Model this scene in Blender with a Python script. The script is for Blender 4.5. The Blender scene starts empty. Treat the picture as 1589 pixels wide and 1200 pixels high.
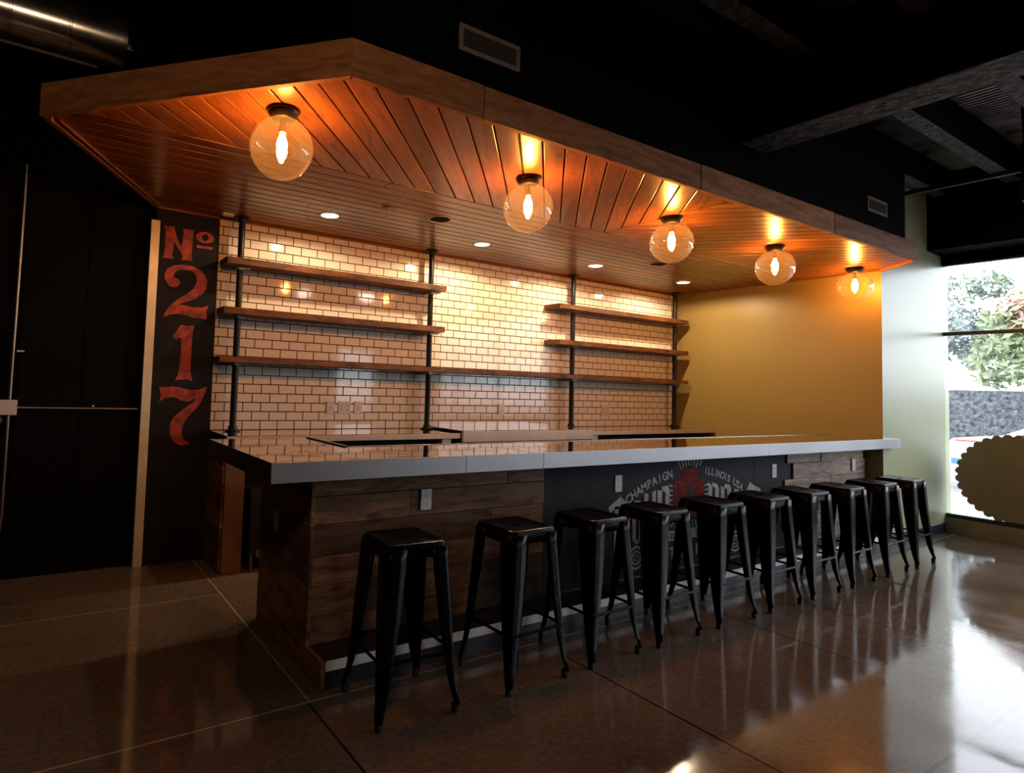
import bpy, bmesh, math, random
from mathutils import Vector, Matrix
from mathutils.geometry import tessellate_polygon
random.seed(7)
PI = math.pi
H = 1.035            # height of the back counter above the floor; every measured height is taken from it
SC = bpy.context.scene
COL = SC.collection

# ------------------------------------------------------------------ materials
def new_mat(name):
    m = bpy.data.materials.new(name); m.use_nodes = True
    nt = m.node_tree; nt.nodes.clear()
    out = nt.nodes.new('ShaderNodeOutputMaterial')
    return m, nt, out
def N(nt, kind, **kw):
    n = nt.nodes.new(kind)
    for k, v in kw.items(): setattr(n, k, v)
    return n
def setin(n, d):
    for k, v in d.items(): n.inputs[k].default_value = v
def c4(c): return (c[0], c[1], c[2], 1.0)
def principled(name, col, rough=0.5, metal=0.0, spec=0.5, noise=None, bump=None, coat=0.0, rvar=0.0, coord='Object'):
    """noise = (scale, amount, (sx,sy,sz)); bump = (scale, strength, distance)"""
    m, nt, out = new_mat(name)
    p = N(nt, 'ShaderNodeBsdfPrincipled'); nt.links.new(p.outputs[0], out.inputs[0])
    setin(p, {'Base Color': c4(col), 'Roughness': rough, 'Metallic': metal, 'Specular IOR Level': spec, 'Coat Weight': coat, 'Coat Roughness': 0.08})
    tc = N(nt, 'ShaderNodeTexCoord')
    if noise:
        mp = N(nt, 'ShaderNodeMapping'); mp.inputs['Scale'].default_value = noise[2] if len(noise) > 2 else (1, 1, 1)
        nt.links.new(tc.outputs[coord], mp.inputs[0])
        nz = N(nt, 'ShaderNodeTexNoise'); setin(nz, {'Scale': noise[0], 'Detail': 6.0, 'Roughness': 0.6})
        nt.links.new(mp.outputs[0], nz.inputs['Vector'])
        mr = N(nt, 'ShaderNodeMapRange'); setin(mr, {'From Min': 0.3, 'From Max': 0.7, 'To Min': 1 - noise[1], 'To Max': 1 + noise[1]})
        nt.links.new(nz.outputs[0], mr.inputs[0])
        hs = N(nt, 'ShaderNodeHueSaturation'); hs.inputs['Color'].default_value = c4(col)
        nt.links.new(mr.outputs[0], hs.inputs['Value']); nt.links.new(hs.outputs[0], p.inputs['Base Color'])
        if rvar:
            r2 = N(nt, 'ShaderNodeMapRange'); setin(r2, {'From Min': 0.3, 'From Max': 0.7, 'To Min': max(0.02, rough - rvar), 'To Max': rough + rvar})
            nt.links.new(nz.outputs[0], r2.inputs[0]); nt.links.new(r2.outputs[0], p.inputs['Roughness'])
    if bump:
        nb = N(nt, 'ShaderNodeTexNoise'); setin(nb, {'Scale': bump[0], 'Detail': 4.0})
        nt.links.new(tc.outputs[coord], nb.inputs['Vector'])
        b = N(nt, 'ShaderNodeBump'); setin(b, {'Strength': bump[1], 'Distance': bump[2]})
        nt.links.new(nb.outputs[0], b.inputs['Height']); nt.links.new(b.outputs[0], p.inputs['Normal'])
    return m
def wood(name, dark, light, rough, u=2.5, v=38.0, rnd=0.35, knots=True, coat=0.0, bumpd=0.0006, rough_var=0.1, spec=0.5):
    """grain along U of the plank UVs, each plank shaded by its own face attribute rnd"""
    m, nt, out = new_mat(name)
    p = N(nt, 'ShaderNodeBsdfPrincipled'); nt.links.new(p.outputs[0], out.inputs[0])
    setin(p, {'Roughness': rough, 'Coat Weight': coat, 'Coat Roughness': 0.12, 'Specular IOR Level': spec})
    uv = N(nt, 'ShaderNodeUVMap'); uv.uv_map = 'UVMap'
    mp = N(nt, 'ShaderNodeMapping'); mp.inputs['Scale'].default_value = (u, v, 1)
    nt.links.new(uv.outputs[0], mp.inputs[0])
    warp = N(nt, 'ShaderNodeTexNoise'); setin(warp, {'Scale': 1.4, 'Detail': 2.0})
    mw = N(nt, 'ShaderNodeMapping'); mw.inputs['Scale'].default_value = (1.5, 5, 1)
    nt.links.new(uv.outputs[0], mw.inputs[0]); nt.links.new(mw.outputs[0], warp.inputs['Vector'])
    add = N(nt, 'ShaderNodeMixRGB', blend_type='ADD'); add.inputs[0].default_value = 1.0
    sc = N(nt, 'ShaderNodeVectorMath', operation='SCALE'); sc.inputs['Scale'].default_value = 4.0
    nt.links.new(warp.outputs['Color'], sc.inputs[0])
    nt.links.new(mp.outputs[0], add.inputs[1]); nt.links.new(sc.outputs[0], add.inputs[2])
    g = N(nt, 'ShaderNodeTexNoise'); setin(g, {'Scale': 1.0, 'Detail': 7.0, 'Roughness': 0.65})
    nt.links.new(add.outputs[0], g.inputs['Vector'])
    cr = N(nt, 'ShaderNodeValToRGB')
    cr.color_ramp.elements[0].position = 0.28; cr.color_ramp.elements[0].color = c4(dark)
    cr.color_ramp.elements[1].position = 0.72; cr.color_ramp.elements[1].color = c4(light)
    nt.links.new(g.outputs[0], cr.inputs[0])
    at = N(nt, 'ShaderNodeAttribute', attribute_name='rnd')
    mr = N(nt, 'ShaderNodeMapRange'); setin(mr, {'To Min': 1 - rnd, 'To Max': 1 + rnd})
    nt.links.new(at.outputs['Fac'], mr.inputs[0])
    hs = N(nt, 'ShaderNodeHueSaturation'); nt.links.new(mr.outputs[0], hs.inputs['Value'])
    last = cr.outputs[0]
    if knots:
        vo = N(nt, 'ShaderNodeTexVoronoi'); vo.inputs['Scale'].default_value = 1.0
        mk = N(nt, 'ShaderNodeMapping'); mk.inputs['Scale'].default_value = (2.4, 7, 1)
        nt.links.new(uv.outputs[0], mk.inputs[0]); nt.links.new(mk.outputs[0], vo.inputs['Vector'])
        kr = N(nt, 'ShaderNodeMapRange'); setin(kr, {'From Min': 0.05, 'From Max': 0.16, 'To Min': 0.25, 'To Max': 1.0})
        nt.links.new(vo.outputs['Distance'], kr.inputs[0])
        mk2 = N(nt, 'ShaderNodeMixRGB', blend_type='MULTIPLY'); mk2.inputs[0].default_value = 0.75
        nt.links.new(last, mk2.inputs[1]); nt.links.new(kr.outputs[0], mk2.inputs[2]); last = mk2.outputs[0]
    nt.links.new(last, hs.inputs['Color']); nt.links.new(hs.outputs[0], p.inputs['Base Color'])
    rr = N(nt, 'ShaderNodeMapRange'); setin(rr, {'From Min': 0.3, 'From Max': 0.7, 'To Min': rough + rough_var, 'To Max': max(0.05, rough - rough_var)})
    nt.links.new(g.outputs[0], rr.inputs[0]); nt.links.new(rr.outputs[0], p.inputs['Roughness'])
    b = N(nt, 'ShaderNodeBump'); setin(b, {'Strength': 0.5, 'Distance': bumpd})
    nt.links.new(g.outputs[0], b.inputs['Height']); nt.links.new(b.outputs[0], p.inputs['Normal'])
    return m
def emission(name, col, strength):
    m, nt, out = new_mat(name)
    e = N(nt, 'ShaderNodeEmission'); setin(e, {'Color': c4(col), 'Strength': strength}); nt.links.new(e.outputs[0], out.inputs[0])
    return m
def thin_glass(name, tint=(1, 1, 1), gloss=1.0, rough=0.0, haze=0.0):
    m, nt, out = new_mat(name)
    t = N(nt, 'ShaderNodeBsdfTransparent'); t.inputs[0].default_value = c4(tint)
    g = N(nt, 'ShaderNodeBsdfGlossy'); setin(g, {'Roughness': rough})
    lw = N(nt, 'ShaderNodeLayerWeight'); lw.inputs['Blend'].default_value = 0.5
    pw = N(nt, 'ShaderNodeMath', operation='POWER'); pw.inputs[1].default_value = 2.6
    nt.links.new(lw.outputs['Facing'], pw.inputs[0])
    mu = N(nt, 'ShaderNodeMath', operation='MULTIPLY_ADD'); mu.inputs[1].default_value = 0.85 * gloss; mu.inputs[2].default_value = 0.055 * gloss
    nt.links.new(pw.outputs[0], mu.inputs[0])
    mx = N(nt, 'ShaderNodeMixShader'); nt.links.new(mu.outputs[0], mx.inputs[0])
    nt.links.new(t.outputs[0], mx.inputs[1]); nt.links.new(g.outputs[0], mx.inputs[2])
    last = mx
    if haze:      # translucent share that imitates the bulb's glow inside the glass
        tr = N(nt, 'ShaderNodeBsdfTranslucent'); tr.inputs[0].default_value = (0.9, 0.85, 0.75, 1)
        hz = N(nt, 'ShaderNodeMixShader'); hz.inputs[0].default_value = haze
        nt.links.new(mx.outputs[0], hz.inputs[1]); nt.links.new(tr.outputs[0], hz.inputs[2]); last = hz
    nt.links.new(last.outputs[0], out.inputs[0])
    return m

M = {}
M['soffit'] = wood('cedar_soffit', (0.115, 0.034, 0.007), (0.36, 0.120, 0.021), 0.30, rnd=0.30, coat=0.12, spec=0.4, u=1.6, v=26, rough_var=0.03, bumpd=0.0002)
M['fascia'] = wood('fascia_wood', (0.135, 0.050, 0.019), (0.44, 0.185, 0.072), 0.6, rnd=0.25, v=22, u=1.6, spec=0.2)
M['barwood'] = wood('reclaimed_wood', (0.034, 0.014, 0.006), (0.270, 0.130, 0.062), 0.58, rnd=0.55, v=22, u=2.0, spec=0.25)
M['daylit_wood'] = wood('daylit_bar_wood', (0.11, 0.075, 0.052), (0.42, 0.33, 0.27), 0.6, rnd=0.25, v=22, u=2.0, spec=0.2)  # lighter copy of the bar wood, window daylight put into its colour
M['shelf'] = wood('shelf_wood', (0.018, 0.006, 0.003), (0.21, 0.075, 0.020), 0.5, rnd=0.2, v=7, u=3.2, spec=0.25)
M['black_paint'] = principled('black_paint', (0.0014, 0.0013, 0.0013), 0.85, spec=0.06, noise=(3, 0.3), bump=(60, 0.2, 0.001))
M['column_paint'] = principled('chalk_black_paint', (0.006, 0.0055, 0.006), 0.7, spec=0.25, noise=(8, 0.35))
M['left_black'] = principled('matte_black_wall', (0.0020, 0.0020, 0.0018), 0.85, spec=0.12, noise=(4, 0.3))
M['deck'] = principled('black_corrugated_deck', (0.17, 0.17, 0.18), 0.36, metal=0.75, noise=(4, 0.6), rvar=0.10)
M['concrete_dark'] = principled('black_painted_concrete', (0.085, 0.072, 0.064), 0.65, spec=0.25, noise=(13, 0.95, (1, 1, 1)), bump=(17, 1.0, 0.03))
M['green_paint'] = principled('sage_green_paint', (0.42, 0.44, 0.27), 0.33, noise=(1.2, 0.04), bump=(160, 0.06, 0.001), spec=0.35)
M['lamplit_green'] = principled('lamplit_sage_paint', (0.29, 0.215, 0.066), 0.42, noise=(1.2, 0.05), bump=(160, 0.06, 0.001), spec=0.3)  # same sage paint as the green wall, warm lamplight put into the colour
M['tile'] = principled('white_glazed_tile', (0.85, 0.74, 0.61), 0.07, noise=(0.8, 0.03), bump=(11, 0.10, 0.0012))
M['grout'] = principled('brown_grout', (0.026, 0.011, 0.005), 0.9)
M['tile_plate'] = principled('cream_plastic', (0.62, 0.55, 0.46), 0.3)
M['red_paint'] = principled('worn_red_paint', (0.34, 0.035, 0.016), 0.6, noise=(14, 0.75))
M['mural_grey'] = principled('chalk_grey_paint', (0.46, 0.44, 0.46), 0.8, spec=0.1, noise=(30, 0.35))
M['mural_red'] = principled('mural_red_paint', (0.22, 0.016, 0.012), 0.8, spec=0.1, noise=(25, 0.45))
M['mural_dark_red'] = principled('mural_shadow_red_paint', (0.07, 0.010, 0.010), 0.8, spec=0.1, noise=(25, 0.3))
M['panel'] = principled('charcoal_panel', (0.030, 0.029, 0.035), 0.75, spec=0.15, noise=(9, 0.25))
M['aluminum'] = principled('brushed_aluminum', (0.44, 0.44, 0.47), 0.40, metal=0.50, noise=(1.6, 0.10, (1, 1, 1)), rvar=0.04)
M['strip'] = principled('bright_metal_strip', (0.88, 0.88, 0.92), 0.35, metal=0.0)
M['guard'] = principled('corner_guard_aluminum', (0.80, 0.70, 0.52), 0.42, metal=0.3, noise=(2.5, 0.15, (1, 1, 2)))
M['steel_top'] = principled('polished_metal_top', (0.86, 0.75, 0.62), 0.03, metal=1.0, bump=(4.2, 0.26, 0.006))
M['steel'] = principled('stainless_steel', (0.52, 0.46, 0.40), 0.35, metal=0.15, noise=(5, 0.12))
M['dark_edge'] = principled('dark_bronze_edge', (0.035, 0.024, 0.017), 0.35, metal=0.3)
M['stool'] = principled('gloss_black_metal', (0.0036, 0.0036, 0.0050), 0.26, spec=0.07, noise=(12, 0.3))
M['rubber'] = principled('black_rubber', (0.008, 0.008, 0.008), 0.7)
M['pipe'] = principled('black_iron_pipe', (0.007, 0.0065, 0.007), 0.36, metal=0.0, spec=0.25)
M['galv'] = principled('galvanized_duct', (0.74, 0.70, 0.64), 0.21, metal=1.0, noise=(9, 0.15), rvar=0.02)
M['conduit'] = principled('conduit_metal', (0.30, 0.27, 0.24), 0.35, metal=0.9)
M['bronze'] = principled('dark_bronze', (0.020, 0.013, 0.010), 0.35, metal=0.6)
M['copper'] = principled('copper_socket', (0.35, 0.14, 0.06), 0.35, metal=0.9)
M['white'] = principled('white_enamel', (0.62, 0.60, 0.57), 0.4)
M['vent_white'] = principled('beige_vent_enamel', (0.22, 0.17, 0.145), 0.5)
M['vent_fin'] = principled('dark_vent_fins', (0.035, 0.032, 0.026), 0.5)
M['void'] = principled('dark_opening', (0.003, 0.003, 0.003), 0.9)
M['plastic_white'] = principled('white_plastic', (0.66, 0.64, 0.66), 0.3)
M['slot'] = principled('outlet_slots', (0.03, 0.03, 0.03), 0.6)
M['frame_black'] = principled('black_window_frame', (0.010, 0.010, 0.011), 0.4)
M['ledge'] = principled('tan_sill', (0.20, 0.17, 0.11), 0.5, noise=(6, 0.15))
M['base'] = principled('dark_rubber_base', (0.018, 0.018, 0.024), 0.45)
M['cab_brown'] = principled('brown_cabinet_panel', (0.16, 0.085, 0.042), 0.45, noise=(3, 0.12, (12, 12, 1)))
M['glass'] = thin_glass('window_glass', (0.97, 0.98, 0.98), 1.0)
M['globe'] = thin_glass('globe_glass', (0.99, 0.965, 0.93), 1.0, 0.01, haze=0.018)
M['bulb'] = emission('filament_bulb', (1.0, 0.36, 0.065), 560.0)
M['lens'] = emission('downlight_lens', (1.0, 0.86, 0.66), 12.0)
M['decal'] = principled('olive_brown_vinyl', (0.19, 0.165, 0.085), 0.35, noise=(3, 0.15))
M['outside_ground'] = principled('pale_pavement', (0.20, 0.20, 0.20), 0.8, noise=(2, 0.1))
M['hedge_stone'] = principled('grey_pebbled_wall', (0.10, 0.105, 0.12), 0.9, noise=(9.0, 1.0), bump=(12, 1.0, 0.08))
M['leaf_green'] = principled('pale_green_leaf', (0.20, 0.25, 0.13), 0.6, noise=(3, 0.4))
M['leaf_grey'] = principled('grey_green_leaf', (0.22, 0.26, 0.25), 0.6, noise=(3, 0.4))
M['leaf_red'] = principled('red_tipped_leaf', (0.62, 0.30, 0.26), 0.6, noise=(3, 0.3))
M['bark'] = principled('grey_bark', (0.30, 0.29, 0.27), 0.9)
M['car_white'] = principled('white_car_paint', (0.80, 0.80, 0.82), 0.2, coat=0.5)
M['car_blue'] = principled('blue_stripe_paint', (0.06, 0.22, 0.60), 0.3)
M['car_red'] = principled('red_stripe_paint', (0.55, 0.05, 0.05), 0.3)
M['car_glass'] = principled('dark_car_glass', (0.05, 0.06, 0.08), 0.05)

def floor_material():
    m, nt, out = new_mat('polished_stained_concrete')
    p = N(nt, 'ShaderNodeBsdfPrincipled'); nt.links.new(p.outputs[0], out.inputs[0])
    geo = N(nt, 'ShaderNodeNewGeometry'); sep = N(nt, 'ShaderNodeSeparateXYZ')
    nt.links.new(geo.outputs['Position'], sep.inputs[0])
    n1 = N(nt, 'ShaderNodeTexNoise'); setin(n1, {'Scale': 0.9, 'Detail': 8.0, 'Roughness': 0.62}); nt.links.new(geo.outputs['Position'], n1.inputs['Vector'])
    n2 = N(nt, 'ShaderNodeTexNoise'); setin(n2, {'Scale': 38.0, 'Detail': 3.0}); nt.links.new(geo.outputs['Position'], n2.inputs['Vector'])
    cr = N(nt, 'ShaderNodeValToRGB')
    cr.color_ramp.elements[0].position = 0.3; cr.color_ramp.elements[0].color = (0.085, 0.060, 0.043, 1)
    cr.color_ramp.elements[1].position = 0.7; cr.color_ramp.elements[1].color = (0.155, 0.120, 0.092, 1)
    nt.links.new(n1.outputs[0], cr.inputs[0])
    sp = N(nt, 'ShaderNodeMixRGB', blend_type='OVERLAY'); sp.inputs[0].default_value = 0.55
    nt.links.new(cr.outputs[0], sp.inputs[1]); nt.links.new(n2.outputs[0], sp.inputs[2])
    def mth(op, a, b):
        n = N(nt, 'ShaderNodeMath', operation=op)
        for i, x in enumerate((a, b)):
            if x is None: continue
            if isinstance(x, (int, float)): n.inputs[i].default_value = x
            else: nt.links.new(x, n.inputs[i])
        return n.outputs[0]
    def line(axis, c, w, lo=-50, hi=50):
        a = sep.outputs[axis]; o = sep.outputs['Y' if axis == 'X' else 'X']
        l = mth('LESS_THAN', mth('ABSOLUTE', mth('SUBTRACT', a, c), None), w)
        return mth('MULTIPLY', l, mth('MULTIPLY', mth('GREATER_THAN', o, lo), mth('LESS_THAN', o, hi)))
    tan = None
    for s in (line('Y', -2.412, 0.0045), line('X', -0.19, 0.004, -2.41, 0.06), line('Y', -0.86, 0.003, -9, -0.19), line('X', -2.1, 0.004, -9, 0.06)):
        tan = s if tan is None else mth('MAXIMUM', tan, s)
    dark = None
    for s in (line('X', -0.20, 0.0058, -9, -2.42), line('X', 1.23, 0.0058, -9, -2.42), line('X', 2.67, 0.0058, -9, -2.42), line('X', 3.46, 0.0058, -9, -2.42),
              line('X', 5.35, 0.0058, -9, -2.42), line('Y', -4.0, 0.008), line('X', 6.8, 0.0058, -9, -2.3), line('Y', -5.6, 0.0045)):
        dark = s if dark is None else mth('MAXIMUM', dark, s)
    m1 = N(nt, 'ShaderNodeMixRGB'); nt.links.new(tan, m1.inputs[0]); nt.links.new(sp.outputs[0], m1.inputs[1]); m1.inputs[2].default_value = (0.40, 0.32, 0.22, 1)
    m2 = N(nt, 'ShaderNodeMixRGB'); nt.links.new(dark, m2.inputs[0]); nt.links.new(m1.outputs[0], m2.inputs[1]); m2.inputs[2].default_value = (0.020, 0.007, 0.006, 1)
    nt.links.new(m2.outputs[0], p.inputs['Base Color'])
    n3 = N(nt, 'ShaderNodeTexNoise'); setin(n3, {'Scale': 2.3, 'Detail': 5.0}); nt.links.new(geo.outputs['Position'], n3.inputs['Vector'])
    r = N(nt, 'ShaderNodeMapRange'); setin(r, {'From Min': 0.35, 'From Max': 0.65, 'To Min': 0.05, 'To Max': 0.14})
    nt.links.new(n3.outputs[0], r.inputs[0]); nt.links.new(r.outputs[0], p.inputs['Roughness'])
    b = N(nt, 'ShaderNodeBump'); setin(b, {'Strength': 0.09, 'Distance': 0.006})
    n4 = N(nt, 'ShaderNodeTexNoise'); setin(n4, {'Scale': 3.5, 'Detail': 4.0}); nt.links.new(geo.outputs['Position'], n4.inputs['Vector'])
    nt.links.new(n4.outputs[0], b.inputs['Height']); nt.links.new(b.outputs[0], p.inputs['Normal'])
    p.inputs['Specular IOR Level'].default_value = 0.42
    return m
M['floor'] = floor_material()

# ------------------------------------------------------------------ mesh helpers
def B(): return bmesh.new()
def link(name, bm, mats, parent=None, smooth=False, bevel=0.0, seg=2, loc=None):
    bm.normal_update()
    me = bpy.data.meshes.new(name)
    bm.to_mesh(me); bm.free()
    if not isinstance(mats, (list, tuple)): mats = [mats]
    for mm in mats: me.materials.append(M[mm] if isinstance(mm, str) else mm)
    o = bpy.data.objects.new(name, me); COL.objects.link(o)
    if parent is not None: o.parent = parent
    if loc is not None: o.location = loc
    if smooth:
        for p in me.polygons: p.use_smooth = True
        if smooth != 'all':
            me.set_sharp_from_angle(angle=math.radians(smooth if isinstance(smooth, (int, float)) and smooth > 1 else 40))
    if bevel:
        md = o.modifiers.new('bevel', 'BEVEL'); md.width = bevel; md.segments = seg; md.limit_method = 'ANGLE'; md.angle_limit = math.radians(40)
    return o
def tag(o, label=None, cat=None, group=None, kind=None):
    if label: o['label'] = label
    if cat: o['category'] = cat
    if group: o['group'] = group
    if kind: o['kind'] = kind
    return o
def empty(name, loc=(0, 0, 0), rz=0):
    o = bpy.data.objects.new(name, None); COL.objects.link(o)
    o.location = loc; o.rotation_euler = (0, 0, rz); o.empty_display_size = 0.1
    return o
def copy_tree(o, parent=None):
    c = o.copy(); COL.objects.link(c)
    if parent is not None: c.parent = parent
    for ch in list(o.children): copy_tree(ch, c)
    return c
def box(bm, x0, x1, y0, y1, z0, z1, mi=0):
    v = [bm.verts.new(p) for p in ((x0, y0, z0), (x1, y0, z0), (x1, y1, z0), (x0, y1, z0), (x0, y0, z1), (x1, y0, z1), (x1, y1, z1), (x0, y1, z1))]
    for f in ((0, 3, 2, 1), (4, 5, 6, 7), (0, 1, 5, 4), (1, 2, 6, 5), (2, 3, 7, 6), (3, 0, 4, 7)):
        bm.faces.new([v[i] for i in f]).material_index = mi
def cyl(bm, p0, p1, r0, r1=None, n=20, caps=True, mi=0):
    r1 = r0 if r1 is None else r1
    p0, p1 = Vector(p0), Vector(p1); d = (p1 - p0).normalized()
    a = d.orthogonal().normalized(); b = d.cross(a)
    A = [bm.verts.new(p0 + r0 * (math.cos(2 * PI * i / n) * a + math.sin(2 * PI * i / n) * b)) for i in range(n)]
    C = [bm.verts.new(p1 + r1 * (math.cos(2 * PI * i / n) * a + math.sin(2 * PI * i / n) * b)) for i in range(n)]
    for i in range(n):
        bm.faces.new((A[i], A[(i + 1) % n], C[(i + 1) % n], C[i])).material_index = mi
    if caps:
        bm.faces.new(A[::-1]).material_index = mi; bm.faces.new(C).material_index = mi
def lathe(bm, prof, cx=0, cy=0, n=32, mi=0, close=True):
    rings = []
    for r, z in prof:
        if r < 1e-6: rings.append([bm.verts.new((cx, cy, z))])
        else: rings.append([bm.verts.new((cx + r * math.cos(2 * PI * i / n), cy + r * math.sin(2 * PI * i / n), z)) for i in range(n)])
    for a, b in zip(rings, rings[1:]):
        for i in range(n):
            j = (i + 1) % n
            if len(a) == 1 and len(b) == 1: continue
            if len(a) == 1: f = (a[0], b[j], b[i])
            elif len(b) == 1: f = (a[i], a[j], b[0])
            else: f = (a[i], a[j], b[j], b[i])
            bm.faces.new(f).material_index = mi
def tube(bm, pts, r, n=10, mi=0):
    pts = [Vector(p) for p in pts]; rings = []
    up = None
    for i, p in enumerate(pts):
        d = (pts[min(i + 1, len(pts) - 1)] - pts[max(i - 1, 0)]).normalized()
        a = d.orthogonal().normalized() if up is None else (up - up.dot(d) * d).normalized()
        up = a; b = d.cross(a)
        rings.append([bm.verts.new(p + r * (math.cos(2 * PI * k / n) * a + math.sin(2 * PI * k / n) * b)) for k in range(n)])
    for A, C in zip(rings, rings[1:]):
        for k in range(n): bm.faces.new((A[k], A[(k + 1) % n], C[(k + 1) % n], C[k])).material_index = mi
    bm.faces.new(rings[0][::-1]).material_index = mi; bm.faces.new(rings[-1]).material_index = mi
def prism(bm, pts, z0, z1, mi=0):
    """vertical prism from a 2-D outline"""
    a = [bm.verts.new((x, y, z0)) for x, y in pts]; b = [bm.verts.new((x, y, z1)) for x, y in pts]
    n = len(pts)
    bm.faces.new(a[::-1]).material_index = mi; bm.faces.new(b).material_index = mi
    for i in range(n): bm.faces.new((a[i], a[(i + 1) % n], b[(i + 1) % n], b[i])).material_index = mi
def paint_xz(bm, outline, y, t=0.0012, holes=(), mi=0):
    """flat painted shape on a wall facing -Y: outline in (x, z), raised t off the wall at y"""
    polys = [[Vector((x, 0, z)) for x, z in outline]] + [[Vector((x, 0, z)) for x, z in h] for h in holes]
    flat = [p for pl in polys for p in pl]
    tris = tessellate_polygon([[Vector((p.x, p.z, 0)) for p in pl] for pl in polys])
    vs = [bm.verts.new((p.x, y - t, p.z)) for p in flat]
    for tr in tris:
        try: f = bm.faces.new([vs[i] for i in tr])
        except ValueError: continue
        f.normal_update()
        if f.normal.y > 0: f.normal_flip()
        f.material_index = mi
    k = 0
    for pl in polys:
        n = len(pl); w = [bm.verts.new((p.x, y, p.z)) for p in pl]
        for i in range(n):
            bm.faces.new((vs[k + i], vs[k + (i + 1) % n], w[(i + 1) % n], w[i])).material_index = mi
        k += n
def clip(poly, nx, ny, d):
    """keep the side nx*x + ny*y <= d"""
    out = []
    for i in range(len(poly)):
        a, b = poly[i], poly[(i + 1) % len(poly)]
        da, db = nx * a[0] + ny * a[1] - d, nx * b[0] + ny * b[1] - d
        if da <= 0: out.append(a)
        if (da < 0 < db) or (db < 0 < da):
            t = da / (da - db); out.append((a[0] + t * (b[0] - a[0]), a[1] + t * (b[1] - a[1])))
    return out
def plank(bm, poly, to3, depth, g, rndv=None, mi=0):
    """one board: poly = 2-D outline, to3(x, y, h) maps to the room, g = grain direction"""
    uvl = bm.loops.layers.uv.get('UVMap') or bm.loops.layers.uv.new('UVMap')
    rl = bm.faces.layers.float.get('rnd') or bm.faces.layers.float.new('rnd')
    if len(poly) < 3: return
    ar = sum(poly[i][0] * poly[(i + 1) % len(poly)][1] - poly[(i + 1) % len(poly)][0] * poly[i][1] for i in range(len(poly))) / 2
    if abs(ar) < 2e-5: return
    rv = random.random() if rndv is None else rndv
    ou, ov = random.uniform(0, 60), random.uniform(0, 60)
    top = [bm.verts.new(to3(x, y, depth)) for x, y in poly]; bot = [bm.verts.new(to3(x, y, 0)) for x, y in poly]
    n = len(poly); faces = [bm.faces.new(top), bm.faces.new(bot[::-1])]
    pos = {}
    for i in range(n): pos[top[i]] = poly[i]; pos[bot[i]] = poly[i]
    for i in range(n): faces.append(bm.faces.new((top[i], bot[i], bot[(i + 1) % n], top[(i + 1) % n])))
    for f in faces:
        f[rl] = rv; f.material_index = mi
        for l in f.loops:
            x, y = pos[l.vert]
            off = 0.0 if l.vert in top else depth
            l[uvl].uv = (x * g[0] + y * g[1] + ou, -x * g[1] + y * g[0] + ov + off)
    bmesh.ops.recalc_face_normals(bm, faces=faces)
def rect(x0, x1, y0, y1): return [(x0, y0), (x1, y0), (x1, y1), (x0, y1)]
def text_verts(s, size):
    """outline faces of a string in the built-in font: list of triangles in 2-D, and its width"""
    cu = bpy.data.curves.new('lettering', 'FONT'); cu.body = s; cu.size = size; cu.resolution_u = 3; cu.align_x = 'CENTER'; cu.offset = size * 0.022
    ob = bpy.data.objects.new('lettering', cu); COL.objects.link(ob)
    dg = bpy.context.evaluated_depsgraph_get(); me = bpy.data.meshes.new_from_object(ob.evaluated_get(dg))
    vs = [(v.co.x, v.co.y) for v in me.vertices]; fs = [tuple(p.vertices) for p in me.polygons]
    bpy.data.objects.remove(ob); bpy.data.curves.remove(cu); bpy.data.meshes.remove(me)
    w = (max(v[0] for v in vs) - min(v[0] for v in vs)) if vs else size * 0.3
    return vs, fs, w
def put_text(bm, s, size, fn, t, mi=0):
    vs, fs, w = text_verts(s, size)
    V = [bm.verts.new(fn(x, y)) for x, y in vs]
    for f in fs:
        try: nf = bm.faces.new([V[i] for i in f])
        except ValueError: continue
        nf.normal_update()
        if nf.normal.y > 0: nf.normal_flip()
        nf.material_index = mi

# ------------------------------------------------------------------ the room
XR, YC, XW, ZC = 6.03, -2.30, 7.62, 4.02      # side wall, its outer corner, window wall, underside of the deck
SOF = H + 1.762                                # soffit boards
YF = -8.0
bm = B(); box(bm, -6, XW + 0.15, YF - 0.15, 0.16, -0.12, 0)
tag(link('floor', bm, 'floor'), kind='structure')
# corrugated deck
bm = B()
x = -6.0; pts = []
while x < XW: pts += [(x, 0.0), (x + 0.012, 0.012), (x + 0.03, 0.012), (x + 0.042, 0.0)]; x += 0.06
pts = [(px, ZC + pz) for px, pz in pts if px <= XW]
a = [bm.verts.new((px, YF, pz)) for px, pz in pts]; b_ = [bm.verts.new((px, 0.16, pz)) for px, pz in pts]
for i in range(len(pts) - 1): bm.faces.new((a[i], b_[i], b_[i + 1], a[i + 1]))
box(bm, -6, XW + 0.15, YF - 0.15, 0.16, ZC + 0.02, ZC + 0.15)
ceiling = tag(link('ceiling', bm, 'deck'), kind='structure')
bm = B(); box(bm, 3.05, 3.40, YF, -2.52, H + 2.30, ZC + 0.005)
bm.normal_update()
for fc in bm.faces: fc.material_index = 1 if fc.normal.z < -.5 else 0
link('concrete_beam', bm, ['black_paint', 'concrete_dark'], ceiling, bevel=0.012)
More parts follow.
